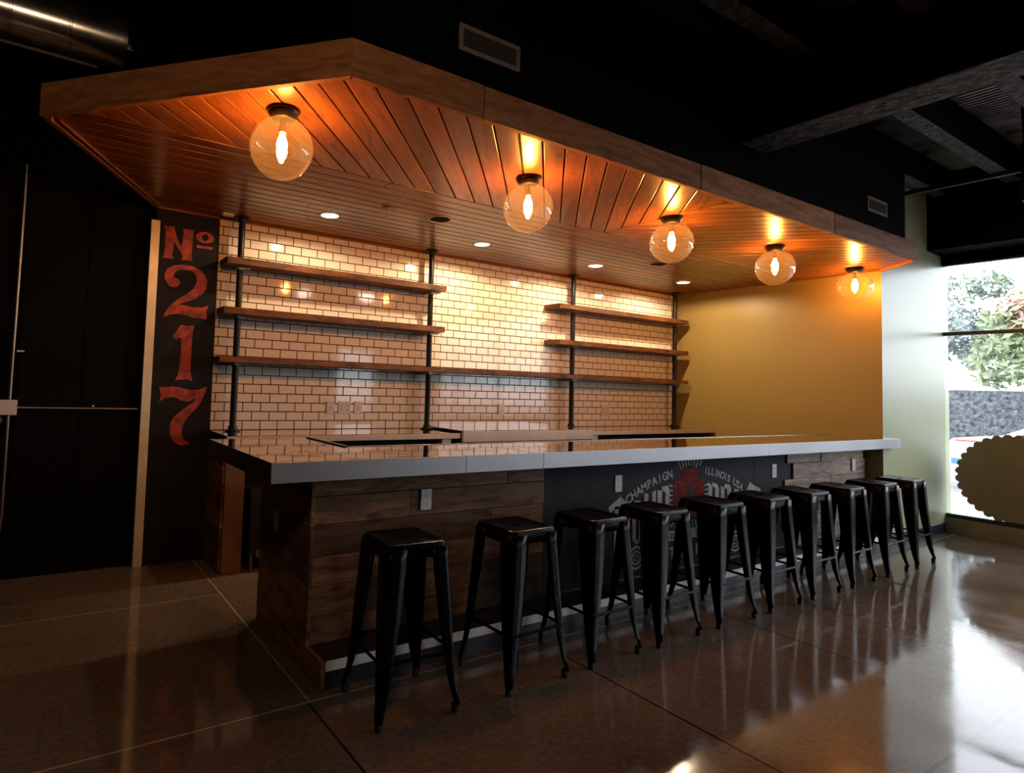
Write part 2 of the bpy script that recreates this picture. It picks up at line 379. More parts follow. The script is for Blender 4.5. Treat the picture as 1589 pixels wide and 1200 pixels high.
for (x0, x1) in ((3.40, XW - 0.42), (-6, 3.05)):
    for y in (-2.42, -3.01, -3.62, -4.23, -4.84, -5.45, -6.06, -6.67, -7.28):
        if x0 < 0 and y > -2.6: continue
        if x0 > 0 and y > -2.6: xx0, xx1 = 3.40, x1
        else: xx0, xx1 = x0, x1
        bm = B()
        # tapered rib of a pan-joist slab
        prof = [(-0.11, ZC + 0.004), (-0.065, H + 2.73), (0.065, H + 2.73), (0.11, ZC + 0.004)]
        va = [bm.verts.new((xx0, y + p, z)) for p, z in prof]; vb = [bm.verts.new((xx1, y + p, z)) for p, z in prof]
        for i in range(4): bm.faces.new((va[i], va[(i + 1) % 4], vb[(i + 1) % 4], vb[i]))
        bm.faces.new(va[::-1]); bm.faces.new(vb)
        bmesh.ops.recalc_face_normals(bm, faces=bm.faces)
        bm.normal_update()
        for fc in bm.faces: fc.material_index = 1 if fc.normal.z < -.8 else 0
        link('concrete_joist', bm, ['black_paint', 'concrete_dark'], ceiling, bevel=0.008)
# back wall: brown grout bed with glazed tile, one mesh
bm = B()
TX0, TW, TH = -0.112, 0.1544, 0.0770
box(bm, TX0, XR, 0.0, 0.15, 0, ZC, 0)
rng = random.Random(3)
row = 0; z = H
G = 0.0080
while z < SOF - 0.004:
    z1 = min(z + TH, SOF - 0.002)
    x = -TW if row % 2 == 0 else -TW * 1.5
    while x < XR:
        xa, xb = max(x, TX0) + G * .5, min(x + TW, XR) - G * .5
        if xb - xa > 0.006:
            za, zb = z + G * .5, z1 - G * .5
            t1, t2 = rng.gauss(0, 0.0011), rng.gauss(0, 0.0016)
            dy = rng.gauss(0, 0.0002)
            def yy(px, pz, e=0.0): return -0.0034 + dy + e + t1 * (px - (xa + xb) / 2) * 1.0 + t2 * (pz - (za + zb) / 2)
            c = 0.0014
            o_ = [bm.verts.new((px, 0.0, pz)) for px, pz in ((xa, za), (xb, za), (xb, zb), (xa, zb))]
            m_ = [bm.verts.new((px, yy(px, pz, 0.0009), pz)) for px, pz in ((xa, za), (xb, za), (xb, zb), (xa, zb))]
            i_ = [bm.verts.new((px, yy(px, pz), pz)) for px, pz in ((xa + c, za + c), (xb - c, za + c), (xb - c, zb - c), (xa + c, zb - c))]
            bm.faces.new(i_).material_index = 1
            for k in range(4):
                l = (k + 1) % 4
                bm.faces.new((o_[k], o_[l], m_[l], m_[k])).material_index = 1
                bm.faces.new((m_[k], m_[l], i_[l], i_[k])).material_index = 1
        x += TW
    z += TH; row += 1
tag(link('wall_back', bm, ['grout', 'tile']), kind='structure')
# black column with the painted house number
bm = B(); box(bm, -0.605, TX0, -0.006, 0.15, 0, ZC)
col = tag(link('wall_column', bm, 'column_paint'), kind='structure')
bm = B(); box(bm, -0.640, -0.575, -0.012, -0.006, 0.0, H + 1.655); box(bm, -0.640, -0.632, -0.006, 0.055, 0.0, H + 1.655)
tag(link('corner_guard', bm, 'guard', col), 'pale metal corner guard on the edge of the black column')
PN=[(-0.548, 2.658), (-0.465, 2.66), (-0.463, 2.637), (-0.445, 2.575), (-0.408, 2.501), (-0.4, 2.551), (-0.393, 2.626), (-0.399, 2.654), (-0.311, 2.655), (-0.319, 2.625), (-0.321, 2.519), (-0.324, 2.448), (-0.315, 2.403), (-0.405, 2.401), (-0.393, 2.425), (-0.399, 2.442), (-0.432, 2.494), (-0.464, 2.545), (-0.467, 2.488), (-0.474, 2.427), (-0.461, 2.401), (-0.551, 2.4), (-0.533, 2.427), (-0.53, 2.505), (-0.531, 2.609)]
PU=[(-0.284, 2.539), (-0.159, 2.538), (-0.162, 2.517), (-0.287, 2.517)]
P2=[(-0.513, 1.927), (-0.503, 1.967), (-0.47, 2.021), (-0.415, 2.079), (-0.343, 2.13), (-0.295, 2.179), (-0.273, 2.234), (-0.273, 2.269), (-0.289, 2.303), (-0.328, 2.324), (-0.378, 2.326), (-0.427, 2.311), (-0.45, 2.282), (-0.457, 2.256), (-0.437, 2.252), (-0.414, 2.242), (-0.402, 2.219), (-0.409, 2.192), (-0.437, 2.174), (-0.47, 2.176), (-0.499, 2.199), (-0.52, 2.239), (-0.521, 2.274), (-0.505, 2.314), (-0.462, 2.346), (-0.397, 2.363), (-0.33, 2.363), (-0.261, 2.342), (-0.212, 2.303), (-0.19, 2.253), (-0.194, 2.19), (-0.221, 2.143), (-0.275, 2.102), (-0.34, 2.069), (-0.413, 2.04), (-0.355, 2.037), (-0.288, 2.026), (-0.22, 2.032), (-0.171, 2.052), (-0.186, 2.0), (-0.181, 1.939), (-0.233, 1.943), (-0.292, 1.944), (-0.352, 1.959), (-0.41, 1.965), (-0.466, 1.953)]
P1=[(-0.381, 1.878), (-0.33, 1.871), (-0.274, 1.881), (-0.283, 1.838), (-0.285, 1.768), (-0.286, 1.681), (-0.287, 1.594), (-0.287, 1.508), (-0.266, 1.43), (-0.305, 1.442), (-0.346, 1.441), (-0.401, 1.432), (-0.381, 1.478), (-0.373, 1.556), (-0.368, 1.659), (-0.369, 1.728), (-0.37, 1.771), (-0.388, 1.772), (-0.409, 1.758), (-0.437, 1.782), (-0.407, 1.825)]
P7=[(-0.517, 1.378), (-0.477, 1.374), (-0.429, 1.383), (-0.372, 1.38), (-0.322, 1.367), (-0.271, 1.358), (-0.213, 1.364), (-0.152, 1.388), (-0.16, 1.346), (-0.187, 1.272), (-0.222, 1.215), (-0.27, 1.167), (-0.309, 1.111), (-0.327, 1.06), (-0.328, 1.008), (-0.314, 0.966), (-0.266, 0.929), (-0.324, 0.916), (-0.374, 0.933), (-0.408, 0.976), (-0.424, 1.035), (-0.418, 1.094), (-0.393, 1.145), (-0.346, 1.188), (-0.29, 1.231), (-0.242, 1.271), (-0.234, 1.292), (-0.292, 1.264), (-0.342, 1.273), (-0.384, 1.294), (-0.425, 1.302), (-0.473, 1.288), (-0.511, 1.262), (-0.501, 1.305), (-0.506, 1.347)]
def ell(cx, cz, rx, rz, n=28): return [(cx + rx * math.cos(2 * PI * i / n), cz + rz * math.sin(2 * PI * i / n)) for i in range(n)]
for nm, outl, holes in (('painted_letter', PN, ()), ('painted_letter', ell(-0.2245, 2.609, 0.074, 0.046), (ell(-0.223, 2.609, 0.027, 0.027),)), ('painted_underline', PU, ()),
                        ('painted_digit', P2, ()), ('painted_digit', P1, ()), ('painted_digit', P7, ())):
    bm = B(); paint_xz(bm, outl, -0.006, 0.0012, holes)
    tag(link(nm, bm, 'red_paint', col), 'worn red paint on black')
# black wall to the left of the column, with panel seams
bm = B(); box(bm, -6.15, -0.605, 0.06, 0.16, 0, ZC)
box(bm, -1.05, -0.64, 0.052, 0.06, 0, 2.9); box(bm, -1.46, -1.06, 0.052, 0.06, 0, 2.9)
tag(link('wall_left_back', bm, 'left_black'), kind='structure')
bm = B(); box(bm, -6.15, -6.0, YF, 0.06, 0, ZC); tag(link('wall_left', bm, 'black_paint'), kind='structure')
# side wall, warm lamplight put into its ochre colour, and green front-facing wall round the outer corner
bm = B(); box(bm, XR - 0.002, XR + 0.12, YC + 0.0005, 0.15, 0, ZC); tag(link('wall_right', bm, 'lamplit_green'), kind='structure')
bm = B(); box(bm, XR - 0.0015, XW + 0.15, YC, YC + 0.12, 0, ZC); tag(link('wall_front_green', bm, 'green_paint'), kind='structure')
bm = B(); box(bm, XR, XW, YC - 0.012, YC, 0, 0.105); tag(link('baseboard_right', bm, 'base', bevel=0.003), kind='structure')
# window wall on the right
WZ0, WZ1, WM = 0.165, H + 2.03, H + 1.22
WY = [YC - 0.0, -3.95, -5.55, -7.15, YF]
bm = B()
box(bm, XW, XW + 0.15, YF - 0.15, YC, 0.0, WZ0)
box(bm, XW - 0.03, XW, YF, YC, 0.0, WZ0)
tag(link('wall_window_sill', bm, 'ledge'), kind='structure')
bm = B(); box(bm, XW - 0.02, XW + 0.15, YF - 0.15, YC, WZ1, ZC); box(bm, XW - 0.42, XW - 0.02, YF, YC, WZ1 + 0.10, ZC)
tag(link('wall_window_head', bm, 'black_paint'), kind='structure')
for i in range(4):
    y1, y0 = WY[i], WY[i + 1]
    bm = B(); f = 0.045
    box(bm, XW + 0.0, XW + 0.06, y0, y1, WZ0, WZ0 + f); box(bm, XW + 0.0, XW + 0.06, y0, y1, WZ1 - 0.02, WZ1)
    box(bm, XW + 0.0, XW + 0.06, y0, y1, WM - 0.02, WM + 0.02)
    if i > 0: box(bm, XW, XW + 0.06, y1 - 0.03, y1, WZ0 + f, WZ1 - 0.02)
    box(bm, XW, XW + 0.06, y0, y0 + 0.03, WZ0 + f, WZ1 - 0.02)
    w = tag(link('window_%d' % (i + 1), bm, 'frame_black'), kind='structure')
    bm = B(); box(bm, XW + 0.028, XW + 0.034, y0 + 0.031, y1 - (0.031 if i else 0.002), WZ0 + f, WM - 0.02); link('window_pane', bm, 'glass', w)
    bm = B(); box(bm, XW + 0.028, XW + 0.034, y0 + 0.031, y1 - (0.031 if i else 0.002), WM + 0.02, WZ1 - 0.02); link('window_pane', bm, 'glass', w)
# front wall behind the viewer with its glazed door
DX0, DX1, DZ = 4.75, 5.80, 2.35
bm = B()
box(bm, -6.15, DX0, YF - 0.15, YF, 0, ZC); box(bm, DX1, XW + 0.15, YF - 0.15, YF, 0, ZC); box(bm, DX0, DX1, YF - 0.15, YF, DZ, ZC)
tag(link('wall_front', bm, 'black_paint'), kind='structure')
bm = B()
for (x0, x1, z0, z1) in ((DX0, DX0 + .06, 0, DZ), (DX1 - .06, DX1, 0, DZ), (DX0 + .06, DX1 - .06, DZ - .06, DZ), (DX0 + .06, DX1 - .06, 0, .12), (5.07, 5.10, .12, DZ - .06), (5.43, 5.46, .12, DZ - .06)):
    box(bm, x0, x1, YF - 0.09, YF - 0.04, z0, z1)
door = tag(link('door_1', bm, 'frame_black'), kind='structure')
bm = B(); box(bm, DX0 + .06, DX1 - .06, YF - 0.068, YF - 0.062, .12, DZ - .06); link('door_pane', bm, 'glass', door)

# ------------------------------------------------------------------ bulkhead and wooden canopy
F0, F1, R1, R0, L0, LA = (-0.245, -2.72), (5.67, -2.72), (XR - 0.003, YC - 0.005), (XR - 0.003, -0.008), (-0.63, -0.008), (-1.405, -1.45)
bm = B()
prism(bm, [(-0.135, -2.50), (XR + 0.0, -2.50), (XR + 0.0, YC - 0.002), (XR - 0.004, YC + 0.01), (XR - 0.004, -0.002), (-0.63, -0.012), (-0.915, -0.80), (-0.915, -1.12)], H + 1.90, ZC)
tag(link('wall_bulkhead', bm, 'black_paint'), kind='structure')
can = empty('wooden_canopy', (2.5, -1.4, SOF)); tag(can, 'large angular wooden ceiling canopy hanging over the bar', 'canopy')
CL = (2.5, -1.4, SOF)
def canlink(name, bm, mats, **kw):
    bmesh.ops.translate(bm, verts=bm.verts, vec=(-CL[0], -CL[1], -CL[2]))
    return link(name, bm, mats, can, **kw)
outline = [F0, F1, R1, R0, L0, LA]
inner = [(-0.235, -2.685), (5.655, -2.685), (XR - 0.01, YC + 0.02), (XR - 0.01, -0.02), (-0.59, -0.02), (-1.33, -1.41)]
bm = B(); prism(bm, inner, SOF + 0.020, SOF + 0.13)
canlink('canopy_backing', bm, 'void')
W = 0.122; gap = 0.0085; th = 0.0182
def strips(region, d, w, off, name):
    """boards running along direction d across a convex region"""
    nx, ny = -d[1], d[0]
    lo = min(nx * x + ny * y for x, y in region); hi = max(nx * x + ny * y for x, y in region)
    k = math.floor((lo - off) / w); bm = B()
    while off + k * w < hi:
        a, b = off + k * w + gap / 2, off + (k + 1) * w - gap / 2
        poly = clip(clip(region, nx, ny, b), -nx, -ny, -a)
        if len(poly) >= 3:
            ts = [d[0] * x + d[1] * y for x, y in poly]
            t0, t1 = min(ts), max(ts); cuts = []
            t = t0 + random.uniform(1.2, 3.4)
            while t < t1 - 0.5: cuts.append(t); t += random.uniform(2.2, 3.8)
            edges = [t0 - 1] + cuts + [t1 + 1]
            for e0, e1 in zip(edges, edges[1:]):
                pp = clip(clip(poly, d[0], d[1], e1 - 0.0008), -d[0], -d[1], -(e0 + 0.0008))
                plank(bm, pp, lambda x, y, h: (x, y, SOF + 0.019 - h), th, d)
        k += 1
    return canlink(name, bm, 'soffit', bevel=0.004, seg=2)
s2 = math.sqrt(.5)
XM, YS = 2.70, -1.58
back = [(-1.240, YS), (XR - 0.012, YS), (XR - 0.012, -0.022), (-0.595, -0.022), (-1.335, -1.41)]
strips(back, (1, 0), 0.1075, YS, 'soffit_boards')
strips([(-1.238, YS - .004), (-0.232, -2.685), (XM - .003, -2.685), (XM - .003, YS - .004)], (s2, s2), W, 0.02, 'soffit_boards')
strips([(XM + .003, YS - .004), (XM + .003, -2.685), (5.655, -2.685), (XR - 0.012, YC + 0.02), (XR - 0.012, YS - .004)], (-s2, s2), W, 0.043, 'soffit_boards')
FZ0, FZ1 = H + 1.742, H + 1.912
def board_between(a, b, z0, z1, t, name, mat='fascia', inward=1):
    a, b = Vector(a), Vector(b); d = (b - a); L = d.length; d.normalize(); n = Vector((-d.y, d.x)) * inward
    bm = B()
    plank(bm, rect(0, L, z0, z1), lambda x, z, h: (a.x + d.x * x + n.x * h, a.y + d.y * x + n.y * h, z), t, (1, 0))
    return canlink(name, bm, mat, bevel=0.003)
js = [-0.245, 0.478, 2.265, 4.05, 5.67]
for i in range(4): board_between((js[i] + (0.0 if i == 0 else 0.009), -2.72), (js[i + 1], -2.72), FZ0, FZ1 - (0.003 * (i % 2)), 0.034, 'fascia_board')
board_between(LA, (F0[0] - .004, F0[1] + .0), FZ0, FZ1, 0.034, 'fascia_board')
board_between((L0[0], L0[1] - .03), (LA[0] + .026, LA[1] + .05), FZ0, FZ0 + 0.15, 0.034, 'fascia_board')
board_between((F1[0] + .004, F1[1] + .005), (R1[0] - .0, R1[1]), FZ0, FZ1, 0.030, 'fascia_board')
# thin trim moulding where boards meet walls
board_between((XR - .01, -0.03), (-0.10, -0.03), FZ0 + .002, SOF + .001, 0.020, 'trim_moulding', 'soffit', -1)
board_between((-0.12, -0.035), (-0.60, -0.035), FZ0 + .002, SOF + .001, 0.020, 'trim_moulding', 'soffit', -1)
board_between((XR - .03, YC + .03), (XR - .03, -0.06), FZ0 + .012, SOF + .001, 0.018, 'trim_moulding', 'soffit', -1)
board_between((-0.60, -0.06), (-1.322, -1.40), FZ0 + .006, SOF + .001, 0.020, 'trim_moulding', 'soffit', 1)

# ------------------------------------------------------------------ globe lights
def make_globe():
    g = empty('globe_light')
    bm = B(); lathe(bm, [(0, 0), (0.074, 0), (0.078, -0.006), (0.078, -0.016), (0.068, -0.030), (0.058, -0.046), (0.050, -0.050), (0, -0.050)], n=36)
    link('ceiling_mount', bm, 'bronze', g, smooth=50)
    bm = B(); cyl(bm, (0, 0, -0.05), (0, 0, -0.085), 0.012); cyl(bm, (0, 0, -0.085), (0, 0, -0.115), 0.019); 
    link('lamp_socket', bm, 'copper', g, smooth=50)
    R = 0.155; zc = -0.047 - math.sqrt(R * R - 0.052 ** 2)
    bm = B(); pr = []
    a0 = math.asin(0.052 / R)
    for i in range(33):
        a = a0 + (PI - a0) * i / 32; pr.append((R * math.sin(a) if i < 32 else 0, zc + R * math.cos(a)))
    lathe(bm, pr, n=56)
    o = link('glass_globe', bm, 'globe', g, smooth='all')
    bm = B(); zb = -0.115
    lathe(bm, [(0.011, zb), (0.013, zb - 0.012), (0.021, zb - 0.034), (0.0265, zb - 0.055), (0.0265, zb - 0.068), (0.020, zb - 0.084), (0.009, zb - 0.094), (0, zb - 0.096)], n=20)
    link('light_bulb', bm, 'bulb', g, smooth='all')
    return g
gl = make_globe()
gx = [-0.36, 1.275, 2.737, 4.205, 5.72]
glab = ['clear glass globe lamp nearest the left corner of the wooden canopy', 'clear glass globe lamp above the left stools, second from the canopy corner',
        'clear glass globe lamp at the middle of the row of five', 'clear glass globe lamp just left of the one by the ochre wall',
        'clear glass globe lamp in front of the right end of the ochre wall']
for i, x in enumerate(gx):
    o = gl if i == 0 else copy_tree(gl)
    o.location = (x, -2.19, SOF); tag(o, glab[i], 'lamp', 'clear globe lamps under the canopy')
# ------------------------------------------------------------------ recessed lights
def make_can():
    g = empty('recessed_light')
    bm = B(); lathe(bm, [(0.068, -0.001), (0.070, -0.006), (0.085, -0.004), (0.087, 0.0), (0.068, -0.001)], n=36)
    link('trim_ring', bm, 'white', g, smooth=50)
    bm = B(); lathe(bm, [(0.0, -0.003), (0.068, -0.0025), (0.068, 0.0), (0, 0.0)], n=36)
    link('lens', bm, 'lens', g)
    return g
rc = make_can()
rl = ['round recessed downlight above the left group of shelves', 'round recessed downlight above the tiled gap between the shelf groups',
      'round recessed downlight above the left end of the right shelves', 'round recessed downlight nearest the ochre side wall']
rx = [0.60, 2.155, 3.695, 5.222]
for i, x in enumerate(rx):
    o = rc if i == 0 else copy_tree(rc)
    o.location = (x, -0.635, SOF - 0.0005); tag(o, rl[i], 'light', 'recessed downlights along the tiled wall')
    ld = bpy.data.lights.new('downlight_beam', 'SPOT'); ld.energy = 40; ld.color = (1.0, 0.70, 0.42); ld.spot_size = math.radians(172); ld.spot_blend = 0.25; ld.shadow_soft_size = 0.035
    lo = bpy.data.objects.new('downlight_beam', ld); COL.objects.link(lo); lo.parent = o; lo.location = (0, 0, -0.012)
# round ceiling speakers, sprinkler, sensor
def make_speaker():
    g = empty('ceiling_speaker')
    bm = B(); lathe(bm, [(0.083, 0.0), (0.085, -0.007), (0.097, -0.005), (0.099, 0.0)], n=40); link('speaker_ring', bm, 'conduit', g, smooth=50)
    bm = B(); lathe(bm, [(0, -0.002), (0.084, -0.002), (0.084, 0.0), (0, 0)], n=40)
    for r in (0.02, 0.035, 0.05, 0.065): lathe(bm, [(r, -0.002), (r + .002, -0.005), (r + .004, -0.002)], n=40)
    link('speaker_grille', bm, 'void', g, smooth=50)
    return g
sp = make_speaker(); sp.location = (1.362, -1.085, SOF - 0.0005); tag(sp, 'round black ceiling speaker left of the second globe lamp', 'speaker', 'round black fittings in the canopy')
sp2 = copy_tree(sp); sp2.location = (4.10, -1.10, SOF - 0.0005); tag(sp2, 'round black ceiling speaker behind the middle globe lamp', 'speaker', 'round black fittings in the canopy')
sk = empty('sprinkler_head', (0.86, -1.098, SOF - .0005))
bm = B(); lathe(bm, [(0, 0), (0.035, 0), (0.036, -0.006), (0.022, -0.010), (0, -0.010)], n=24); link('escutcheon', bm, 'conduit', sk, smooth=50)
bm = B(); cyl(bm, (0, 0, -0.01), (0, 0, -0.028), 0.007); lathe(bm, [(0, -0.028), (0.015, -0.028), (0.015, -0.031), (0, -0.031)], n=16); link('deflector', bm, 'copper', sk)
tag(sk, 'small metal sprinkler head in the canopy boards left of the round speaker', 'sprinkler')
bm = B(); box(bm, -0.045, 0.045, -0.028, 0.028, -0.02, 0)
o = link('motion_sensor', bm, 'white', bevel=0.004, loc=(-0.09, -0.165, SOF)); tag(o, 'small white box on the canopy ceiling beside the left pipe', 'sensor')

# ------------------------------------------------------------------ pipes and shelves
px_ = [0.045, 1.945, 3.93, 5.83]
PY = -0.115
SH = {'l1': (H + 1.402, .052), 'l2': (H + 0.999, .052), 'lg': (H + 0.602, .042)}
plab = ['black iron pipe post beside the painted black column', 'black iron pipe post at the right end of the left shelves', 'black iron pipe post at the left end of the right shelves', 'black iron pipe post in the corner by the ochre wall']
clampz = [SH['l1'][0] - .052, SH['l2'][0] - .052, SH['lg'][0] - .042]
SHZ = [H + 1.402, H + 0.999, H + 0.602]
SHT = [0.052, 0.052, 0.042]
for i, x in enumerate(px_):
    g = empty('pipe_post', (x, PY, H)); top = SOF - H
    bm = B(); cyl(bm, (0, 0, 0.01), (0, 0, top - .004), 0.0265, n=24); link('pipe', bm, 'pipe', g, smooth=50)
    bm = B(); lathe(bm, [(0, 0.002), (0.062, 0.002), (0.063, 0.012), (0.038, 0.016), (0.036, 0.042), (0.027, 0.044)], n=28); link('floor_flange', bm, 'pipe', g, smooth=50)
    bm = B(); lathe(bm, [(0.027, top - .040), (0.036, top - .038), (0.038, top - .014), (0.063, top - .012), (0.062, top - .001), (0, top - .001)], n=28); link('ceiling_flange', bm, 'pipe', g, smooth=50)
    for z, t in zip(SHZ, SHT):
        zz = z - t - H - 0.012
        bm = B(); cyl(bm, (0, 0, zz - 0.012), (0, 0, zz + 0.010), 0.0325, n=24)
        box(bm, -0.018, 0.075, -0.034, -0.026, zz - .008, zz + .008)
        box(bm, -0.009, 0.009, 0.026, 0.108, zz - .006, zz + .008)
        lathe(bm, [(0, zz - .002), (0.010, zz - .001), (0.0, zz + 0.010)], cx=0.068, cy=-0.06, n=12)
        tag(link('shelf_clamp', bm, 'steel', g, smooth=50), 'small metal clamp under a shelf')
    tag(g, plab[i], 'pipe', 'black pipe posts holding the shelves')
def shelf(x0, x1, z, t, label):
    bm = B(); bm.loops.layers.uv.new('UVMap')
    # board drilled for the posts: built as front strip, back strip and fill pieces between the posts
    d0, d1 = -0.245, -0.010
    hs = [x for x in px_ if x0 < x < x1]
    hr = 0.0272
    segs = []
    xs = [x0] + [v for x in hs for v in (x - hr, x + hr)] + [x1]
    # polygonal outline with square notches is avoided: one closed board, posts pass through tight holes
    outer = [(x0, d0), (x1, d0), (x1, d1), (x0, d1)]
    holes = [[(x + hr * math.cos(-2 * PI * k / 20), PY + hr * math.sin(-2 * PI * k / 20)) for k in range(20)] for x in hs]
    polys = [outer] + holes; flat = [p for pl in polys for p in pl]
    tris = tessellate_polygon([[Vector((a, b, 0)) for a, b in pl] for pl in polys])
    uvl = bm.loops.layers.uv.get('UVMap'); rl = bm.faces.layers.float.new('rnd')
    T_ = [bm.verts.new((a, b, 0)) for a, b in flat]; D_ = [bm.verts.new((a, b, -t)) for a, b in flat]
    for tr in tris:
        f = bm.faces.new([T_[i] for i in tr]); f2 = bm.faces.new([D_[i] for i in reversed(tr)])
    k = 0
    for pl in polys:
        n = len(pl)
        for i in range(n): bm.faces.new((T_[k + i], D_[k + i], D_[k + (i + 1) % n], T_[k + (i + 1) % n]))
        k += n
    bmesh.ops.recalc_face_normals(bm, faces=bm.faces)
    ou = random.uniform(0, 50)
    for f in bm.faces:
        f[rl] = 0.5
        for l in f.loops: l[uvl].uv = (l.vert.co.x + ou, l.vert.co.y * 0.8 + l.vert.co.z)
    cx = (x0 + x1) / 2
    bmesh.ops.translate(bm, verts=bm.verts, vec=(-cx, 0, 0))
    o = link('wall_shelf', bm, 'shelf', loc=(cx, 0, z)); tag(o, label, 'shelf', 'stained wooden shelves on the tiled wall')
shelf(-0.095, 2.045, SHZ[0], SHT[0], 'stained wooden shelf board, topmost on the left side of the tiled wall')
shelf(-0.105, 2.035, SHZ[1], SHT[1], 'stained wooden shelf board, middle one on the left side of the tiled wall')
shelf(3.585, 5.93, SHZ[0] - .012, SHT[0], 'stained wooden shelf board, topmost on the right beside the ochre wall')
shelf(3.59, 5.93, SHZ[1] - .012, SHT[1], 'stained wooden shelf board, middle one on the right beside the ochre wall')
shelf(-0.12, 5.93, SHZ[2], SHT[2], 'longest and lowest wooden shelf running across the whole tiled wall')
# outlets set into the tile
def cover(name, x0, x1, z0, z1, y, mat, parent, gangs=1, recept=True, ax='y'):
    bm = B(); box(bm, x0, x1, y - 0.006, y, z0, z1); p = link(name, bm, mat, parent, bevel=0.0015)
    return p
def outlet(x0, x1, z0, z1, label, gangs, switch=False, mat='tile_plate', y=-0.008):
    g = empty('wall_outlet', ((x0 + x1) / 2, y, (z0 + z1) / 2)); w = (x1 - x0) / 2; h = (z1 - z0) / 2
    bm = B(); box(bm, -w, w, -0.006, 0.0, -h, h); link('cover_plate', bm, mat, g, bevel=0.002)
    for k in range(gangs):
        cx = -w + (k + .5) * 2 * w / gangs; bm = B()
        if switch: box(bm, cx - .005, cx + .005, -0.013, -0.0061, -.012, .012)
        else:
            for s in (-1, 1):
                zc = s * h * .36; bm = B()
                box(bm, cx - .008, cx - .005, -0.0068, -0.0061, zc - .002, zc + .008); box(bm, cx + .005, cx + .008, -0.0068, -0.0061, zc - .002, zc + .008)
                cyl(bm, (cx, -.0061, zc - .009), (cx, -.0068, zc - .009), .003, n=10)
                link('receptacle', bm, 'slot', g)
        if switch: link('toggle', bm, mat, g)
    tag(g, label, 'outlet'); return g
outlet(0.918, 0.996, H + .138, H + .252, 'cream switch plate, leftmost of three plates on the tiled wall under the left shelves', 1, True)
outlet(1.035, 1.160, H + .138, H + .252, 'cream double outlet between two single plates on the tiled wall', 2)
outlet(1.198, 1.276, H + .138, H + .252, 'cream switch plate, rightmost of three plates under the left shelves', 1, True)
outlet(2.935, 3.020, H + .138, H + .252, 'single cream outlet on the tiled wall between the middle pipe posts', 1)
outlet(4.560, 4.700, H + .138, H + .252, 'cream double outlet on the tiled wall under the right shelves', 2)

# ------------------------------------------------------------------ back counters
def counter(x0, x1, y0, ztop, th_, label, legx=(), bx0=0.03):
    g = empty('back_counter', ((x0 + x1) / 2, (y0 - .01) / 2, 0)); cx, cy = (x0 + x1) / 2, (y0 - .01) / 2
    def L(name, bm, mat, **kw):
        bmesh.ops.translate(bm, verts=bm.verts, vec=(-cx, -cy, 0)); return link(name, bm, mat, g, **kw)
    bm = B(); box(bm, x0, x1, y0, -0.009, ztop - 0.004, ztop); L('metal_top', bm, 'steel_top', bevel=0.001)
    bm = B(); box(bm, x0, x1, y0 - 0.002, y0 + .03, ztop - th_, ztop - 0.005); L('front_edge', bm, 'steel', bevel=0.002)
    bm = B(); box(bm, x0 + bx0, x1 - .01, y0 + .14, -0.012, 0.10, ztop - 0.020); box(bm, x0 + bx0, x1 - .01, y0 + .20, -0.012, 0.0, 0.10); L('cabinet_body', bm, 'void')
    for lx in legx:
        bm = B(); box(bm, lx, lx + .10, y0 + .02, y0 + .10, 0.0, ztop - th_ - .001); L('counter_leg', bm, 'steel', bevel=0.002)
    return tag(g, label, 'counter'), L
g1, L1 = counter(-0.115, 2.03, -0.55, H, 0.052, 'metal-topped back counter under the left shelves with wood-clad end', legx=(1.84,), bx0=0.85)
bm = B()
for k in range(6): plank(bm, rect(-0.44, -0.012, 0.02 + k * .158, 0.02 + (k + 1) * .158 - .004), lambda y, z, h: (-0.088 - h, y, z), 0.02, (1, 0))
L1('end_cladding', bm, 'barwood', bevel=0.002)
bm = B(); box(bm, -0.088, 0.062, -0.455, -0.40, 0.0, H - 0.054); L1('corner_panel', bm, 'cab_brown', bevel=0.003)
g2, L2 = counter(2.045, 3.765, -0.575, H + 0.020, 0.105, 'stainless counter section with a deep front edge, middle of the back bar')
g3, L3 = counter(3.78, XR - .012, -0.55, H, 0.045, 'metal-topped back counter under the right shelves against the ochre wall', legx=(3.80,))
# small cooler under the left counter
ck = empty('undercounter_cooler', (0.36, -0.41, 0.0))
bm = B(); box(bm, -0.25, 0.30, -.07, .30, 0.12, 0.62); 
link('cooler_body', bm, 'base', ck, bevel=0.004)
bm = B()
for k in range(16): box(bm, -0.17, 0.22, -.078, -.0705, 0.20 + k * .024, 0.208 + k * .024)
link('vent_grille', bm, 'conduit', ck)
bm = B(); box(bm, -0.20, 0.27, -.085, -.071, 0.105, 0.165); box(bm, -.235, -.215, -.06, 0, 0, .12); box(bm, .26, .28, -.06, 0, 0, .12)
for sx in (-0.15, -0.07, 0.02, 0.10): cyl(bm, (sx, -.0852, .145), (sx, -.0875, .145), .014, n=14, mi=1)
link('mounting_bracket', bm, ['conduit', 'void'], ck)
tag(ck, 'dark cooler with a ribbed grille under the left end of the back counter', 'cooler')

